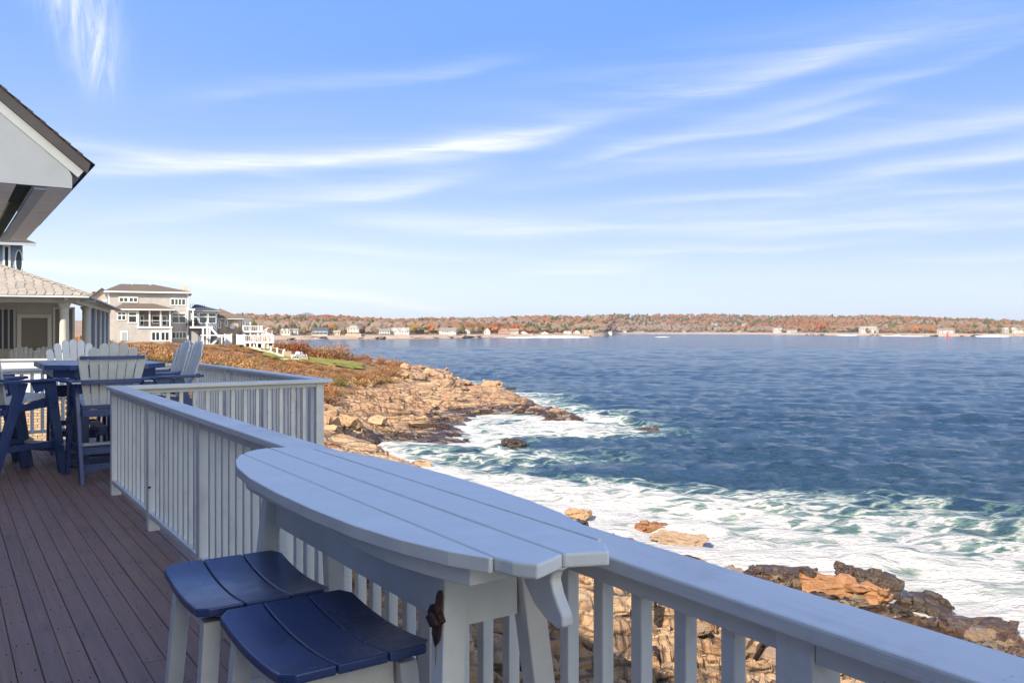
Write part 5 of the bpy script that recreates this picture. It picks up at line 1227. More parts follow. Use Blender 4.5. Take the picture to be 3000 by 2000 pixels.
# hip roof: deck sheets, individual shingles on the slope we face
E, SL = .52, .36
def rf2(a, b): return BZ1+.03+SL*max(0, min(E-a, b+E))
m = MB(); q = 9.0
m.add([(-12,-E,BZ1+.0),(E,-E,BZ1+.0),(E-q,-E+q,BZ1+SL*q),(-12,-E+q,BZ1+SL*q),(E,16,BZ1+.0),(E-q,16,BZ1+SL*q)], [(0,1,2,3),(1,4,5,2)])
rd = m.build('roof', M_SHTAN, ph)
MB().box(-12, E-.02, -E-.02, -E+.10, BZ1-.05, BZ1-.003).build('eave_trim', M_TRIM, rd); MB().box(E-.1, E+.02, -E+.12, 16, BZ1-.05, BZ1-.003).build('eave_trim', M_GREYPAINT, rd)
MB().poly([(-12,-E+.11,BZ1-.03),(E-.11,-E+.11,BZ1-.03),(E-.11,.16,BZ1-.03),(-12,.16,BZ1-.03)]).build('eave_soffit', M_CREAM, rd); MB().poly([(.13,-E+.12,BZ1-.028),(E-.11,-E+.12,BZ1-.028),(E-.11,16,BZ1-.028),(.13,16,BZ1-.028)]).build('eave_soffit', M_TRIM, rd)
random.seed(8); ssrc = None; EXP = .145; sa = math.atan(SL); cnt = 0
for r_ in range(21):
    b = -E-.03+r_*EXP*math.cos(sa); a = E-max(0, b+E)-.02; off = (r_ % 2)*.11+random.uniform(-.03,.03); a -= off
    while a > -2.7 and cnt < 296:
        if ssrc is None:
            ssrc = MB().box(-.108, .108, 0, .22, .0, .009).build('shingle', M_SHTAN, rd); o = ssrc
        else: o = inst(ssrc, rd)
        o.location = (a-.11, b, BZ1+.010+SL*(b+E)+.004); o.rotation_euler = (sa-.022, 0, random.uniform(-.008,.008)); o.scale = (random.uniform(.82,1.0), 1, random.uniform(.8,1.5)); a -= .22; cnt += 1
for k in range(26):    # hip cap shingles
    s_ = k*.19; MB().prism([(E-s_+.10,-E+s_-.02,rf2(E-s_,-E+s_)-.01),(E-s_-.02,-E+s_-.10,rf2(E-s_,-E+s_)-.01),(E-s_-.22,-E+s_+.14,rf2(E-s_-.17,-E+s_+.17)+.0),(E-s_-.10,-E+s_+.24,rf2(E-s_-.17,-E+s_+.17)+.0)], (0,0,.02)).build('hip_shingle', M_SHTAN, rd)
# brick foundation
MB().box(-9, .05, -.0, .30, -4.2, FLZ-.13).build('foundation', M_MORTAR, ph); fnd = ph.children[-1]
fnd = [c for c in ph.children if c.name.startswith('foundation')][0]; bsrc = None; n = 0
for r_ in range(22):
    z = FLZ-.20-r_*.078
    a = -.02-(r_ % 2)*.115
    while a > -3.4 and n < 298:
        if bsrc is None: bsrc = MB().box(-.107, .107, -.022, .03, -.034, .034).build('brick', M_BRICK, fnd, .006, seg=1); o = bsrc
        else: o = inst(bsrc, fnd)
        o.location = (a-.107, -.002+random.uniform(-.006,.004), z); a -= .228; n += 1
# blue upper storey
b1 = 3.0; aE = aPX(66, b1); zt = 4.25
MB().prism([(-9,b1+.03,2.7),(aE-.06,b1+.03,2.7),(aE-5,b1+7,2.7),(-9,b1+7,2.7)], (0,0,zt-2.7)).build('upper_wall', M_CLAP, ph)
uw = [c for c in ph.children if c.name.startswith('upper_wall')][0]
for k in range(13):
    z = 2.72+k*.118; MB().add([(-9,b1+.029,z),(aE-.065,b1+.029,z),(aE-.065,b1-.004,z),(-9,b1-.004,z),(-9,b1+.029,z+.118),(aE-.065,b1+.029,z+.118),(aE-.065,b1+.015,z+.118),(-9,b1+.015,z+.118)],
        [(0,1,2,3),(7,6,5,4),(3,2,6,7),(0,4,5,1),(1,5,6,2),(4,0,3,7)]).build('clapboard', M_CLAP, uw)
MB().box(aE-.064, aE, b1-.02, b1+.029, 2.7, zt).build('corner_board', M_CLAP, ph)
a0, a1 = aPX(13, b1), aPX(27, b1); zc0, zc1 = zPX(783, a0, b1), zPX(700, a0, b1)
o = MB().box(a0-.04, a1+.04, b1-.045, b1-.006, zc0-.05, min(zc1, zt-.05)).build('narrow_window', M_TRIM, ph); MB().box(a0+.02, a1-.02, b1-.05, b1-.046, zc0+.03, min(zc1, zt-.1)).build('pane', M_GLASSB, o)
ac, zc = aPX(56, b1), zPX(767, aPX(56, b1), b1); rw, rh = .075, .33
m = MB(); n_ = 28; m.prism([(ac+math.cos(2*math.pi*i/n_)*(rw+.035), b1-.045, zc+math.sin(2*math.pi*i/n_)*(rh+.035)) for i in range(n_)], (0,.04,0)); o = m.build('oval_window', M_TRIM, ph)
MB().prism([(ac+math.cos(2*math.pi*i/n_)*rw, b1-.052, zc+math.sin(2*math.pi*i/n_)*rh) for i in range(n_)], (0,.005,0)).build('pane', M_GLASSB, o)
m = MB(); e2 = .42; q = 3.5; m.add([(-9,b1-e2,zt+.02),(aE+e2,b1-e2,zt+.02),(aE+e2-5,b1+7,zt+.02),(-9,b1+7,zt+.02),(aE+e2-q-1,b1-e2+q,zt+.02+q*.5),(-9,b1-e2+q,zt+.02+q*.5),(aE+e2-5.4,b1+6.5,zt+.02+q*.4)], [(0,1,4,5),(1,2,6,4),(3,2,1,0)]); m.build('upper_roof', M_SHDARK, ph)
MB().box(-9, aE+e2-.02, b1-e2+.01, b1-e2+.05, zt-.07, zt+.015).build('upper_eave', M_GREYPAINT, ph)
# two weathered chairs looking over the parapet
M_OLDWHITE = simple('weathered_white_paint', (.56,.54,.48), .7, .12, 6, .3, 40)
lc = make_low_chair(M_OLDWHITE)
for k, px in enumerate((57, 114)):
    b = 1.1; a = aPX(px, b); c = lc if k == 0 else copy_tree(lc); c.location = N2(a, b, FLZ); c.rotation_euler = (0,0,A2+R(178-8*k)); c.scale = (1.2,)*3
    tag(c, ('left weathered low chair behind the white porch parapet', 'right weathered low chair behind the white porch parapet')[k], 'chair', 'low chairs on the porch')

# ------------------------------------------------------------------ grey three-storey house
GW = 155.0
def gx(px, w=GW): return (px-CX)/F*w
def gz(py, w=GW): return EYE-(py-HY)/F*w
def cr(x, y): return 250+x/3.36, 780+y/3.36       # crop notes -> photo pixels
G_ORG = (gx(435), GW, -1.2)
gh = thing('grey_house', 'large mauve grey three storey house with screened porch', 'house', G_ORG)
def gbox(x0, x1, y0, y1, ya, yb, w=GW): 
    (a, t), (b, u) = cr(x0, y0), cr(x1, y1); return (gx(a, w), gx(b, w), w+ya, w+yb, gz(u, w), gz(t, w))
def G(name, mat, bx, par=gh, org=G_ORG): return MB(org).box(*bx).build(name, mat, par)
x0, x1, _, _, zb, ztp = gbox(230, 1020, 262, 745, 0, 0)
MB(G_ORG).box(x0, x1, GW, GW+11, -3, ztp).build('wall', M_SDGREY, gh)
MB(G_ORG).box(x0-.02, x0+.28, GW-.04, GW-.002, -3, ztp).build('corner_board', M_TRIM, gh); MB(G_ORG).box(x1-.28, x1+.02, GW-.04, GW-.002, -3, ztp).build('corner_board', M_TRIM, gh)
ov = .75; zr = gz(833.5, GW+5.5)
m = MB(G_ORG); m.add([(x0-ov,GW-ov,ztp+.28),(x1+ov,GW-ov,ztp+.28),(x1+ov,GW+11+ov,ztp+.28),(x0-ov,GW+11+ov,ztp+.28),(gx(385,160),GW+5.5,zr),(gx(482,160),GW+5.5,zr)], [(3,2,1,0),(0,1,5,4),(1,2,5),(2,3,4,5),(3,0,4)])
gr = m.build('roof', M_RFBROWN, gh); MB(G_ORG).box(x0-ov+.03, x1+ov-.03, GW-ov+.03, GW+11+ov-.03, ztp-.02, ztp+.275).build('fascia', M_TRIM, gr)
for px in (386, 437, 441): MB(G_ORG).tube((gx(px), GW+5.2, zr-.3), (gx(px), GW+5.2, zr+.45), .12, None, 8).build('vent_pipe', M_TRIM, gr)
(px, py) = cr(988, 205); MB(G_ORG).box(gx(px)-.75, gx(px)+.75, GW+4, GW+5.5, gz(852), gz(838)).box(gx(px)-.55, gx(px)+.55, GW+4.2, GW+5.3, gz(838), gz(833)).build('chimney', M_CONC, gr)
def win(x0, x1, y0, y1, cols, rows=1, ya=0.0, par=gh, glass=M_GLASS, fr=.20, org=G_ORG, w=GW, conv=cr, trans=None):
    (a, t), (b, u) = conv(x0, y0), conv(x1, y1); X0, X1, Z0, Z1 = gx(a, w), gx(b, w), gz(u, w), gz(t, w); yf = w+ya
    f = MB(org); f.box(X0, X0+fr, yf-.10, yf-.004, Z0, Z1).box(X1-fr, X1, yf-.10, yf-.004, Z0, Z1).box(X0+fr, X1-fr, yf-.10, yf-.004, Z1-fr, Z1).box(X0+fr, X1-fr, yf-.10, yf-.004, Z0, Z0+fr)
    iw = X1-X0-2*fr; ih = Z1-Z0-2*fr; xs = [X0+fr+iw*i/cols for i in range(cols+1)]; zs = [Z0+fr+ih*i/rows for i in range(rows+1)]
    if trans: zs = [Z0+fr, Z0+fr+ih*trans, Z1-fr]
    for q in xs[1:-1]: f.box(q-.09, q+.09, yf-.09, yf-.004, Z0+fr, Z1-fr)
    for q in zs[1:-1]: f.box(X0+fr, X1-fr, yf-.095, yf-.004, q-.08, q+.08)
    o = f.build('window', M_TRIM, par)
    for i in range(cols):
        for j in range(len(zs)-1): MB(org).box(xs[i]+(.09 if i else 0), xs[i+1]-(.09 if i < cols-1 else 0), yf-.05, yf-.04, zs[j]+(.08 if j else 0), zs[j+1]-(.08 if j < len(zs)-2 else 0)).build('pane', glass, o)
    return o
win(332, 427, 303, 360, 2); win(428, 521, 303, 360, 2); win(837, 998, 310, 385, 4)
win(850, 1000, 455, 562, 2, trans=.72); win(850, 1005, 640, 715, 4, glass=M_GLASSB)
# projecting lower part with the screened porch
PJ = -3.2; X0, X1 = gx(346.7), gx(503)
zt2 = gz(909); (_, yo0), (_, yo1) = cr(0, 440), cr(0, 592); pa, pb = gx(cr(532, 0)[0]), gx(cr(842, 0)[0]); zo0, zo1 = gz(yo1), gz(yo0)
m = MB(G_ORG); m.box(X0, pa, GW+PJ, GW-.01, -3, zt2).box(pa, X1, GW+PJ, GW-.01, -3, zo0).box(pa, X1, GW+PJ, GW-.01, zo1, zt2); m.build('lower_wall', M_SDGREY, gh)
MB(G_ORG).box(pa, X1, GW-.6, GW-.012, zo0, zo1).build('porch_back_wall', M_ROOM, gh)
for xx in (pa-.1, gx(cr(635,0)[0]), gx(cr(742,0)[0]), X1-.3): MB(G_ORG).box(xx-.12, xx+.16, GW+PJ-.05, GW+PJ+.2, zo0, zo1).build('porch_post', M_TRIM, gh)
MB(G_ORG).box(pa-.3, X1+.15, GW+PJ-.18, GW+PJ-.001, zo0-.32, zo0).build('porch_sill', M_TRIM, gh); MB(G_ORG).box(pa, X1, GW+PJ+.06, GW+PJ+.10, zo0+1.0, zo0+1.08).build('porch_rail', M_WX, gh)
MB(G_ORG).box(X1-.32, X1+.03, GW+PJ-.06, GW+PJ-.002, -3, zo0-.33).build('corner_board', M_TRIM, gh)
win(655, 740, 480, 565, 1, ya=-.6); win(752, 808, 480, 588, 1, ya=-.6); win(538, 580, 480, 588, 1, ya=-.6)
zr2 = gz(889, GW); m = MB(G_ORG); m.add([(X0-.7,GW+PJ-.7,zt2+.2),(X1+.7,GW+PJ-.7,zt2+.2),(X1+.7,GW-.05,zt2+.2),(X0-.7,GW-.05,zt2+.2),(gx(361),GW-.05,zr2),(gx(452),GW-.05,zr2)], [(3,2,1,0),(0,1,5,4),(1,2,5),(2,3,4,5),(3,0,4)]); lr = m.build('porch_roof', M_RFBROWN, gh)
MB(G_ORG).box(X0-.67, X1+.67, GW+PJ-.67, GW-.06, zt2-.06, zt2+.195).build('fascia', M_TRIM, lr)
win(325, 415, 448, 538, 2, ya=PJ, trans=.6); win(428, 518, 448, 562, 1, ya=PJ, trans=.66); win(650, 740, 640, 735, 2, ya=PJ, glass=M_GLASSB); win(741, 833, 640, 735, 2, ya=PJ, glass=M_GLASSB)
(a, t), (b, u) = cr(358, 635), cr(430, 728); dr = MB(G_ORG).box(gx(a), gx(b), GW+PJ-.06, GW+PJ-.003, gz(u), gz(t)).build('door_frame', M_TRIM, gh); MB(G_ORG).box(gx(a)+.2, gx(b)-.2, GW+PJ-.08, GW+PJ-.061, gz(u), gz(t)-.2).build('door', M_GREYPAINT, dr)
# far gabled part at the left with a red chimney behind
lo = thing('tan_house', 'tan gabled house behind the left corner of the grey house', 'house', (gx(285,170), 170, -1)); og = (gx(285,170), 170, -1)
m = MB(og); A_, B_ = gx(262,170), gx(316,170); ze, zp = gz(876,170), gz(848,170); m.box(A_, B_, 170, 180, -3, ze); m.prism([(A_,170,ze),(B_,170,ze),(B_-1.2,170,zp)], (0,10,0)); m.build('wall', M_SDTAN, lo)
MB(og).prism([(A_-.5,169.5,ze-.3),(A_-.5,180,ze-.3),(B_-1.2,180,zp+.05),(B_-1.2,169.5,zp+.05)], (0,0,.3)).build('roof', M_RFBROWN, lo)
win(170, 215, 330, 350, 1, par=lo, org=og, w=170.0)
bh = thing('brick_chimney', 'red brick chimney rising over the porch roof at the left', 'chimney', (gx(270.5,175), 175, -1)); MB((gx(270.5,175),175,-1)).box(gx(268,175), gx(273,175), 175, 176, -1, gz(855.5,175)).build('stack', M_CHIMNEY, bh); MB((gx(270.5,175),175,-1)).box(gx(267.6,175), gx(273.4,175), 174.9, 176.1, gz(855.4,175), gz(854,175)).build('stack_cap', M_CONC, bh)
lk = thing('lean_roof', 'small brown roof peak beside the red chimney', 'house', (gx(281,176), 176, -1)); ok_ = (gx(281,176),176,-1); MB(ok_).box(gx(275,176), gx(287,176), 176, 182, -2, gz(871,176)).build('wall', M_SDTAN, lk); MB(ok_).prism([(gx(274,176),175.6,gz(871,176)),(gx(285,176),175.6,gz(858,176)),(gx(287,176),175.6,gz(860,176)),(gx(287,176),175.6,gz(871,176))], (0,7,0)).build('roof', M_RFBROWN, lk)

# ------------------------------------------------------------------ slate sunroom with raised deck, right of the grey house
SW = 158.0; S_ORG = (gx(600,SW), SW, -1.2)
sr = thing('sunroom', 'slate blue glazed sunroom on a raised deck beside the grey house', 'house', S_ORG)
sx0, sx1 = gx(555.5,SW), gx(cr(1300,0)[0],SW); ztS = gz(cr(0,440)[1],SW)
MB(S_ORG).box(sx0, sx1, SW, SW+8, -3, ztS).build('wall', M_SDSLATE, sr)
m = MB(S_ORG); zp = gz(890.5,SW); m.add([(sx0-.1,SW-.6,ztS+.15),(sx1+.6,SW-.6,ztS+.15),(sx1+.6,SW+8.6,ztS+.15),(sx0-.1,SW+8.6,ztS+.15),(gx(572,SW),SW+4,zp),(gx(582,SW),SW+4,zp)], [(3,2,1,0),(0,1,5,4),(1,2,5),(2,3,4,5),(3,0,4)]); srr = m.build('roof', M_RFSLATE, sr)
MB(S_ORG).box(sx0, sx1+.55, SW-.55, SW+8.5, ztS-.1, ztS+.145).build('fascia', M_GREYPAINT, srr)
for (a, b) in ((1042,1112), (1118,1203), (1208,1290)): win(a, b, 455, 563, 1, par=sr, org=S_ORG, w=SW, glass=M_GLASSB, trans=.62, fr=.12)
DZ = gz(cr(0,592)[1],SW); dx1 = gx(cr(1245,0)[0],SW)
MB(S_ORG).box(sx0, dx1, SW-3.4, SW-.01, DZ-.32, DZ).build('deck_floor', M_TRIM, sr)
for q in (1152, 1190, 1215): (a, _) = cr(q, 0); MB(S_ORG).box(gx(a,SW)-.17, gx(a,SW)+.17, SW-3.3, SW-2.96, -3, DZ-.325).build('deck_post', M_TRIM, sr)
MB(S_ORG).box(sx0, dx1-3.0, SW-3.35, SW-3.30, DZ+.95, DZ+1.02).build('deck_rail', M_METAL, sr)
for q in range(7): MB(S_ORG).box(sx0+q*1.25, sx0+q*1.25+.06, SW-3.35, SW-3.30, DZ, DZ+.95).build('rail_post', M_METAL, sr)
MB(S_ORG).box(gx(cr(1188,0)[0],SW)-.12, gx(cr(1188,0)[0],SW)+.12, SW-3.42, SW-3.20, DZ, gz(cr(0,545)[1],SW)).build('newel_post', M_TRIM, sr)
(a, _), (b, _) = cr(1045,0), cr(1110,0); MB(S_ORG).box(gx(a,SW), gx(b,SW), SW-.05, SW-.003, -1.2, gz(cr(0,635)[1],SW)).build('lower_door', M_GREYPAINT, sr)
# upper balcony
MB(S_ORG).box(sx0, gx(cr(1078,0)[0],SW), SW-1.6, SW-.01, gz(cr(0,437)[1],SW), gz(cr(0,420)[1],SW)).build('balcony_floor', M_TRIM, sr)
MB(S_ORG).box(gx(cr(1058,0)[0],SW)-.13, gx(cr(1058,0)[0],SW)+.13, SW-1.55, SW-1.3, DZ, gz(cr(0,437)[1],SW)).build('balcony_post', M_TRIM, sr)
for q in range(8): MB(S_ORG).box(sx0+.05+q*.38, sx0+.12+q*.38, SW-1.58, SW-1.53, gz(cr(0,420)[1],SW), gz(cr(0,376)[1],SW)).build('balcony_baluster', M_METAL, sr)
MB(S_ORG).box(sx0, gx(cr(1078,0)[0],SW), SW-1.6, SW-1.51, gz(cr(0,376)[1],SW), gz(cr(0,373)[1],SW)).build('balcony_rail', M_GREYPAINT, sr)
# stairs down to the lawn: one flight away to the right, a landing, one back to the left
def flight(xa, za, xb, zb, y, n):
    for i in range(n):
        f = (i+.5)/n; xx = xa+(xb-xa)*f; zz = za+(zb-za)*f; MB(S_ORG).box(xx-.26, xx+.26, y-1.0, y, zz-.05, zz+.02).build('stair_tread', M_TRIM, sr)
    MB(S_ORG).beam((xa,y-1.03,za-.12), (xb,y-1.03,zb-.12), .06, .34).build('stair_stringer', M_TRIM, sr); MB(S_ORG).beam((xa,y-1.03,za+1.0), (xb,y-1.03,zb+1.0), .05, .08).build('stair_rail', M_METAL, sr)
Pz = lambda y: gz(cr(0,y)[1],SW); Px_ = lambda x: gx(cr(x,0)[0],SW)
flight(Px_(1218), DZ, Px_(1308), Pz(690), SW-2.3, 11); flight(Px_(1305), Pz(692), Px_(1222), -1.1, SW-3.5, 8)
MB(S_ORG).box(Px_(1300), Px_(1370), SW-3.4, SW-1.2, Pz(692)-.1, Pz(692)).build('landing', M_TRIM, sr)
for q in (1312, 1365): MB(S_ORG).box(Px_(q)-.1, Px_(q)+.1, SW-3.4, SW-3.2, -3, Pz(692)-.105).build('landing_post', M_TRIM, sr)
dk = make_low_chair(M_METAL, 'deck_chair')
for k, (q, lab) in enumerate(((1062,'dark deck chair at the left of the raised sunroom deck'), (1100,'dark deck chair in the middle of the raised sunroom deck'), (1135,'dark deck chair at the right of the raised sunroom deck'))):
    c = dk if k == 0 else copy_tree(dk); c.location = (Px_(q), SW-1.9, DZ); c.rotation_euler = (0,0,R(150+30*k)); c.scale = (1.25,)*3; tag(c, lab, 'chair', 'dark chairs on the raised deck')

# ------------------------------------------------------------------ brown shingled cottage with white decks
BW = 168.0; B_ORG = (gx(690,BW), BW, -1.5)
bw = thing('shingled_cottage', 'brown shingled cottage with pyramid roof and white decks', 'house', B_ORG)
bX = lambda x: gx(cr(x,0)[0],BW); bZ = lambda y: gz(cr(0,y)[1],BW)
MB(B_ORG).box(bX(1306), bX(1505), BW, BW+9, -4, bZ(515)).build('wall', M_SDBROWN, bw); MB(B_ORG).box(bX(1506), bX(1640), BW+2, BW+11, -4, bZ(517)).build('wall', M_SDBROWN, bw)
m = MB(B_ORG); m.add([(bX(1296),BW-.7,bZ(512)),(bX(1560),BW-.7,bZ(512)),(bX(1560),BW+9.7,bZ(512)),(bX(1296),BW+9.7,bZ(512)),(gx(cr(1410,0)[0],BW+4.5),BW+4.5,gz(cr(0,414)[1],BW+4.5))], [(3,2,1,0),(0,1,4),(1,2,4),(2,3,4),(3,0,4)]); r1 = m.build('roof', M_RFWOOD, bw)
MB(B_ORG).box(bX(1298), bX(1558), BW-.65, BW+9.6, bZ(521), bZ(512.3)).build('fascia', M_TRIM, r1)
m = MB(B_ORG); m.add([(bX(1500),BW+1.4,bZ(513)),(bX(1652),BW+1.4,bZ(515)),(bX(1652),BW+11.6,bZ(515)),(bX(1500),BW+11.6,bZ(513)),(bX(1510),BW+6.5,bZ(458)),(bX(1556),BW+6.5,bZ(459))], [(3,2,1,0),(0,1,5,4),(1,2,5),(2,3,4,5),(3,0,4)]); r2 = m.build('roof', M_RFWOOD, bw)
MB(B_ORG).box(bX(1562), bX(1650), BW+1.5, BW+11.5, bZ(522), bZ(515.5)).build('fascia', M_TRIM, r2)
kw = dict(par=bw, org=B_ORG, w=BW, fr=.22)
win(1306, 1338, 528, 612, 1, **kw); win(1368, 1402, 525, 592, 1, **kw); win(1508, 1535, 528, 592, 1, ya=2.0, **kw); win(1552, 1582, 525, 590, 1, ya=2.0, **kw); win(1583, 1636, 525, 590, 2, ya=2.0, **kw)
MB(B_ORG).tube((bX(1446),BW-.35,bZ(592)), (bX(1446),BW-.25,bZ(592)), .55, .5, 16).build('satellite_dish', M_TRIM, bw); MB(B_ORG).box(bX(1446)-.05, bX(1446)+.05, BW-.26, BW-.001, bZ(600), bZ(594)).build('dish_arm', M_METAL, bw)
def white_deck(name, label, x0, x1, yt, yr, w, depth, org_par=None, posts=(), solid=False, step=.32):
    X0, X1 = gx(cr(x0,0)[0],w), gx(cr(x1,0)[0],w); Z = gz(cr(0,yt)[1],w); ZR = gz(cr(0,yr)[1],w); og = ((X0+X1)/2, w, Z-3)
    t = thing(name, label, 'deck', og); MB(og).box(X0, X1, w, w+depth, Z-.35, Z).build('deck_floor', M_TRIM, t)
    MB(og).box(X0, X1, w, w+.12, ZR-.12, ZR).build('top_rail', M_TRIM, t); MB(og).box(X1-.12, X1, w+.121, w+depth, ZR-.12, ZR).build('top_rail', M_TRIM, t)
    n = int((X1-X0)/step); src = None
    for i in range(n+1):
        xx = X0+.03+i*(X1-X0-.12)/n
        if src is None: src = MB().box(0, .07, 0, .07, 0, ZR-Z-.125).build('baluster', M_TRIM, t); src.location = Vector((xx, w+.02, Z+.001))-Vector(og)
        else: inst(src, t, Vector((xx, w+.02, Z+.001))-Vector(og))
    for i in range(int(depth/step)): inst(src, t, Vector((X1-.1, w+.2+i*step, Z+.001))-Vector(og))
    for q in posts:
        xx = gx(cr(q,0)[0],w); MB(og).box(xx-.15, xx+.15, w+.13, w+.43, Z-3.2, ZR+.1).build('post', M_TRIM, t)
    return t
white_deck('upper_deck', 'upper white balcony deck on the shingled cottage', 1552, 1745, 634, 586, 166.0, 4.5, posts=(1556,1625,1700,1740))
LD = white_deck('lower_deck', 'lower white deck with balusters overlooking the water', 1568, 1858, 738, 676, 152.0, 5.0, posts=(1572,1660,1742,1800,1852))
_o = LD.location; MB(_o).box(gx(cr(1750,0)[0],152), gx(cr(1805,0)[0],152), 152.5, 156, -4.5, gz(cr(0,738)[1],152)-.36).build('concrete_base', M_CONC, LD)
# picket fence panel and white screen fence
def fence(name, label, x0, x1, y0, y1, w, n):
    X0, X1 = gx(cr(x0,0)[0],w), gx(cr(x1,0)[0],w); Z1, Z0 = gz(cr(0,y0)[1],w), gz(cr(0,y1)[1],w); og = (X0, w, Z0-.5); t = thing(name, label, 'fence', og)
    for z in (Z0+.3, Z1-.35): MB(og).box(X0, X1, w, w+.06, z, z+.12).build('rail', M_TRIM, t)
    for i in range(n):
        xx = X0+(X1-X0)*i/(n-1); MB(og).box(xx-.07, xx+.07, w-.05, w-.001, Z0-.5, Z1).build('picket', M_TRIM, t)
    for xx in (X0, X1): MB(og).box(xx-.12, xx+.12, w-.02+.08, w+.26, Z0-.6, Z1+.1).build('post', M_TRIM, t)
fence('picket_fence', 'white picket fence panel below the sunroom stairs', 1372, 1440, 668, 742, 160.0, 12); fence('screen_fence', 'white fence panel left of the lower deck', 1492, 1565, 672, 745, 158.0, 13)
tbl = thing('outdoor_table', 'white table frame standing left of the picket fence', 'table', (Px_(1340), SW-4.2, -1.2)); MB().box(-2.2, 2.2, -.5, .5, 1.9, 2.05).build('top', M_TRIM, tbl); [MB().box(x-.1, x+.1, -.4, -.2, -.6, 1.895).build('leg', M_TRIM, tbl) for x in (-1.9, 1.6)]
# stair path with posts and rope rail from the deck down to the patio
M_ROPE = simple('grey_rope', (.42,.34,.26), .9, .1, 10, .2, 40)
path = [(733.6,1001,150.5),(753,1010,149.3),(773,1018,148),(793.5,1026,146.6),(812.5,1034,145.2),(833,1043,143.6)]
pf = thing('path_fence', 'line of white posts with a rope rail down to the patio', 'fence', PX(*path[0])); og = pf.location.copy(); prev = None
for k, (px, py, w) in enumerate(path):
    p = PX(px, py, w); p.z = ground_z(p.x, p.y)+.1; MB(og).box(p.x-.13, p.x+.13, p.y-.13, p.y+.13, p.z-.5, p.z+1.15).build('post', M_TRIM, pf)
    if prev: MB(og).tube(prev+Vector((0,0,.95)), p+Vector((0,0,.95)), .06, None, 6).build('rope', M_ROPE, pf)
    prev = p
st_ = thing('garden_stairs', 'pale stone steps descending beside the white rope fence', 'stairs', PX(735,1004,149)); og = st_.location.copy()
for k in range(22):
    f = k/21; px = 722+108*f; w = 149.0-6.4*f; x = gx(px, w); z = ground_z(x, w); MB(og).box(x-.65, x+.65, w-1.0, w-.1, z-.25, z+.32).build('step', M_CONC, st_)
# patio with low stone wall, slatted gate and chairs
pw = 140.5; pz = ground_z(gx(868,pw), pw)+.25; og = (gx(868,pw), pw, pz-.5)
pt = thing('patio', 'stone patio slab with a low grey wall on the lawn', 'patio', og); MB(og).box(gx(830,pw), gx(886,pw), pw-2.4, pw+4.5, pz-.9, pz).build('slab', M_CONC, pt)
MB(og).box(gx(884,pw), gx(911.5,pw), pw-2.2, pw-1.3, pz-.9, pz+.28).build('low_wall', M_STONEW, pt); MB(og).box(gx(884,pw)-.05, gx(911.5,pw)+.05, pw-2.25, pw-1.25, pz+.281, pz+.36).build('wall_coping', M_STONEW, pt)
gt = thing('slatted_gate', 'weathered slatted screen at the foot of the garden stairs', 'gate', (gx(842,141.5), 141.5, pz)); og = (gx(842,141.5), 141.5, pz)
for k in range(8): MB(og).box(gx(832.5,141.5)+k*.155, gx(832.5,141.5)+k*.155+.10, 141.5, 141.54, pz, pz+1.15).build('slat', M_ROPE, gt)
for z in (.15, 1.0): MB(og).box(gx(832.5,141.5), gx(853,141.5), 141.55, 141.62, pz+z, pz+z+.1).build('rail', M_ROPE, gt)
MB(og).box(gx(832,141.5)-.2, gx(832,141.5), 141.4, 141.65, pz, pz+1.25).build('post', M_TRIM, gt)
for k, (px, w, a, lab) in enumerate(((859,140.6,115,'white adirondack chair at the left of the patio'), (866,141.6,160,'white adirondack chair in the middle of the patio'), (874,141.0,200,'white adirondack chair third along the patio'), (891,140.6,250,'white adirondack chair at the right end of the patio'))):
    c = low if k == 0 else copy_tree(low); c.location = (gx(px,w), w, pz); c.rotation_euler = (0,0,R(a)); c.scale = (1.05,)*3; tag(c, lab, 'chair', 'white chairs on the patio')
fp_ = thing('fire_pit', 'round stone fire pit between the patio chairs', 'fire pit', (gx(888,139.8), 139.8, pz)); MB().lathe((0,0,0), [(.55,0),(.55,.45),(.42,.45),(.40,.2)], 16).build('ring', M_STONEW, fp_); MB().lathe((0,0,0), [(.38,.05),(.38,.12)], 14).build('ash_bed', M_METAL, fp_)

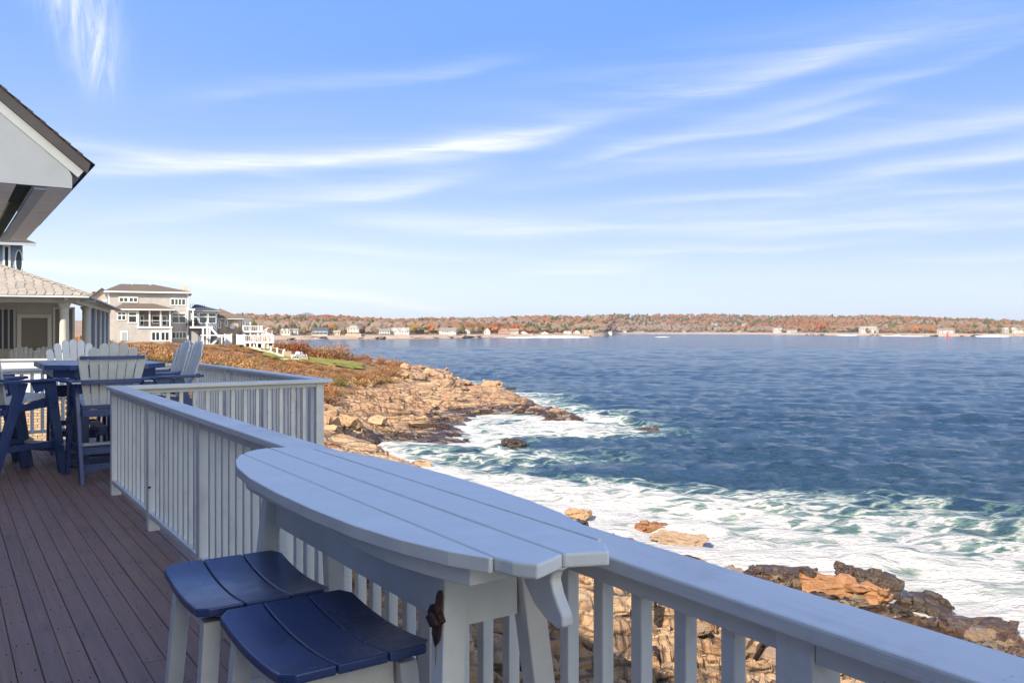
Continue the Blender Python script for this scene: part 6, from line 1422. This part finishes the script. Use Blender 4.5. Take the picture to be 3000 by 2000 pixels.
# ------------------------------------------------------------------ wire lobster trap washed up on the rocks
p = PX(1958, 1815, 26.6); p.z = ground_z(p.x, p.y)
tr = thing('lobster_trap', 'battered green wire lobster trap washed up on the tan rocks', 'trap', p, .5)
m = MB(); L_, W_, H_ = .26, .19, .30
for i in range(7):
    f = -1+2*i/6
    for (a, b) in (((f*L_,-W_,0),(f*L_,-W_,H_)), ((f*L_,W_,0),(f*L_,W_,H_)), ((f*L_,-W_,H_),(f*L_,W_,H_)), ((-L_,f*W_,0),(-L_,f*W_,H_)), ((L_,f*W_,0),(L_,f*W_,H_)), ((-L_,f*W_,H_),(L_,f*W_,H_)), ((-L_,-W_,(f+1)/2*H_),(L_,-W_,(f+1)/2*H_)), ((-L_,W_,(f+1)/2*H_),(L_,W_,(f+1)/2*H_)), ((-L_,-W_,(f+1)/2*H_),(-L_,W_,(f+1)/2*H_)), ((L_,-W_,(f+1)/2*H_),(L_,W_,(f+1)/2*H_))): m.tube(a, b, .011, None, 4)
m.build('wire_cage', M_TRAP, tr); m = MB()
rs = random.Random(2); q = Vector((0,0,.12))
for i in range(24):
    r_ = Vector((rs.uniform(-.2,.2), rs.uniform(-.14,.14), rs.uniform(.03,.28))); m.tube(q, r_, .008, None, 4); q = r_
m.build('tangled_twine', M_TWINE, tr)

# the houses on the point stand square to the coast, not to us
for _t in [gh, lo, lk, sr, bw]+[o for o in COL.objects if o.name.split('.')[0] in ('upper_deck', 'lower_deck', 'picket_fence', 'screen_fence')]:
    k_ = -_t.location.x/_t.location.y; _t.rotation_euler.z = A2; _t.scale.x = 1/(c2+s2*k_)

# ------------------------------------------------------------------ sea air
def haze():
    m = bpy.data.materials.new('sea_haze'); m.use_nodes = True; nt = m.node_tree; nt.nodes.clear(); out = nt.nodes.new('ShaderNodeOutputMaterial'); v = nt.nodes.new('ShaderNodeVolumePrincipled')
    v.inputs['Color'].default_value = (.86, .93, 1.0, 1); v.inputs['Density'].default_value = .00006; v.inputs['Anisotropy'].default_value = 0.2
    nt.links.new(v.outputs[0], out.inputs['Volume'])
    o = MB().box(-9500, 9500, -80, 9500, -90, 125).build('haze', m); tag(o, kind='stuff')
haze()
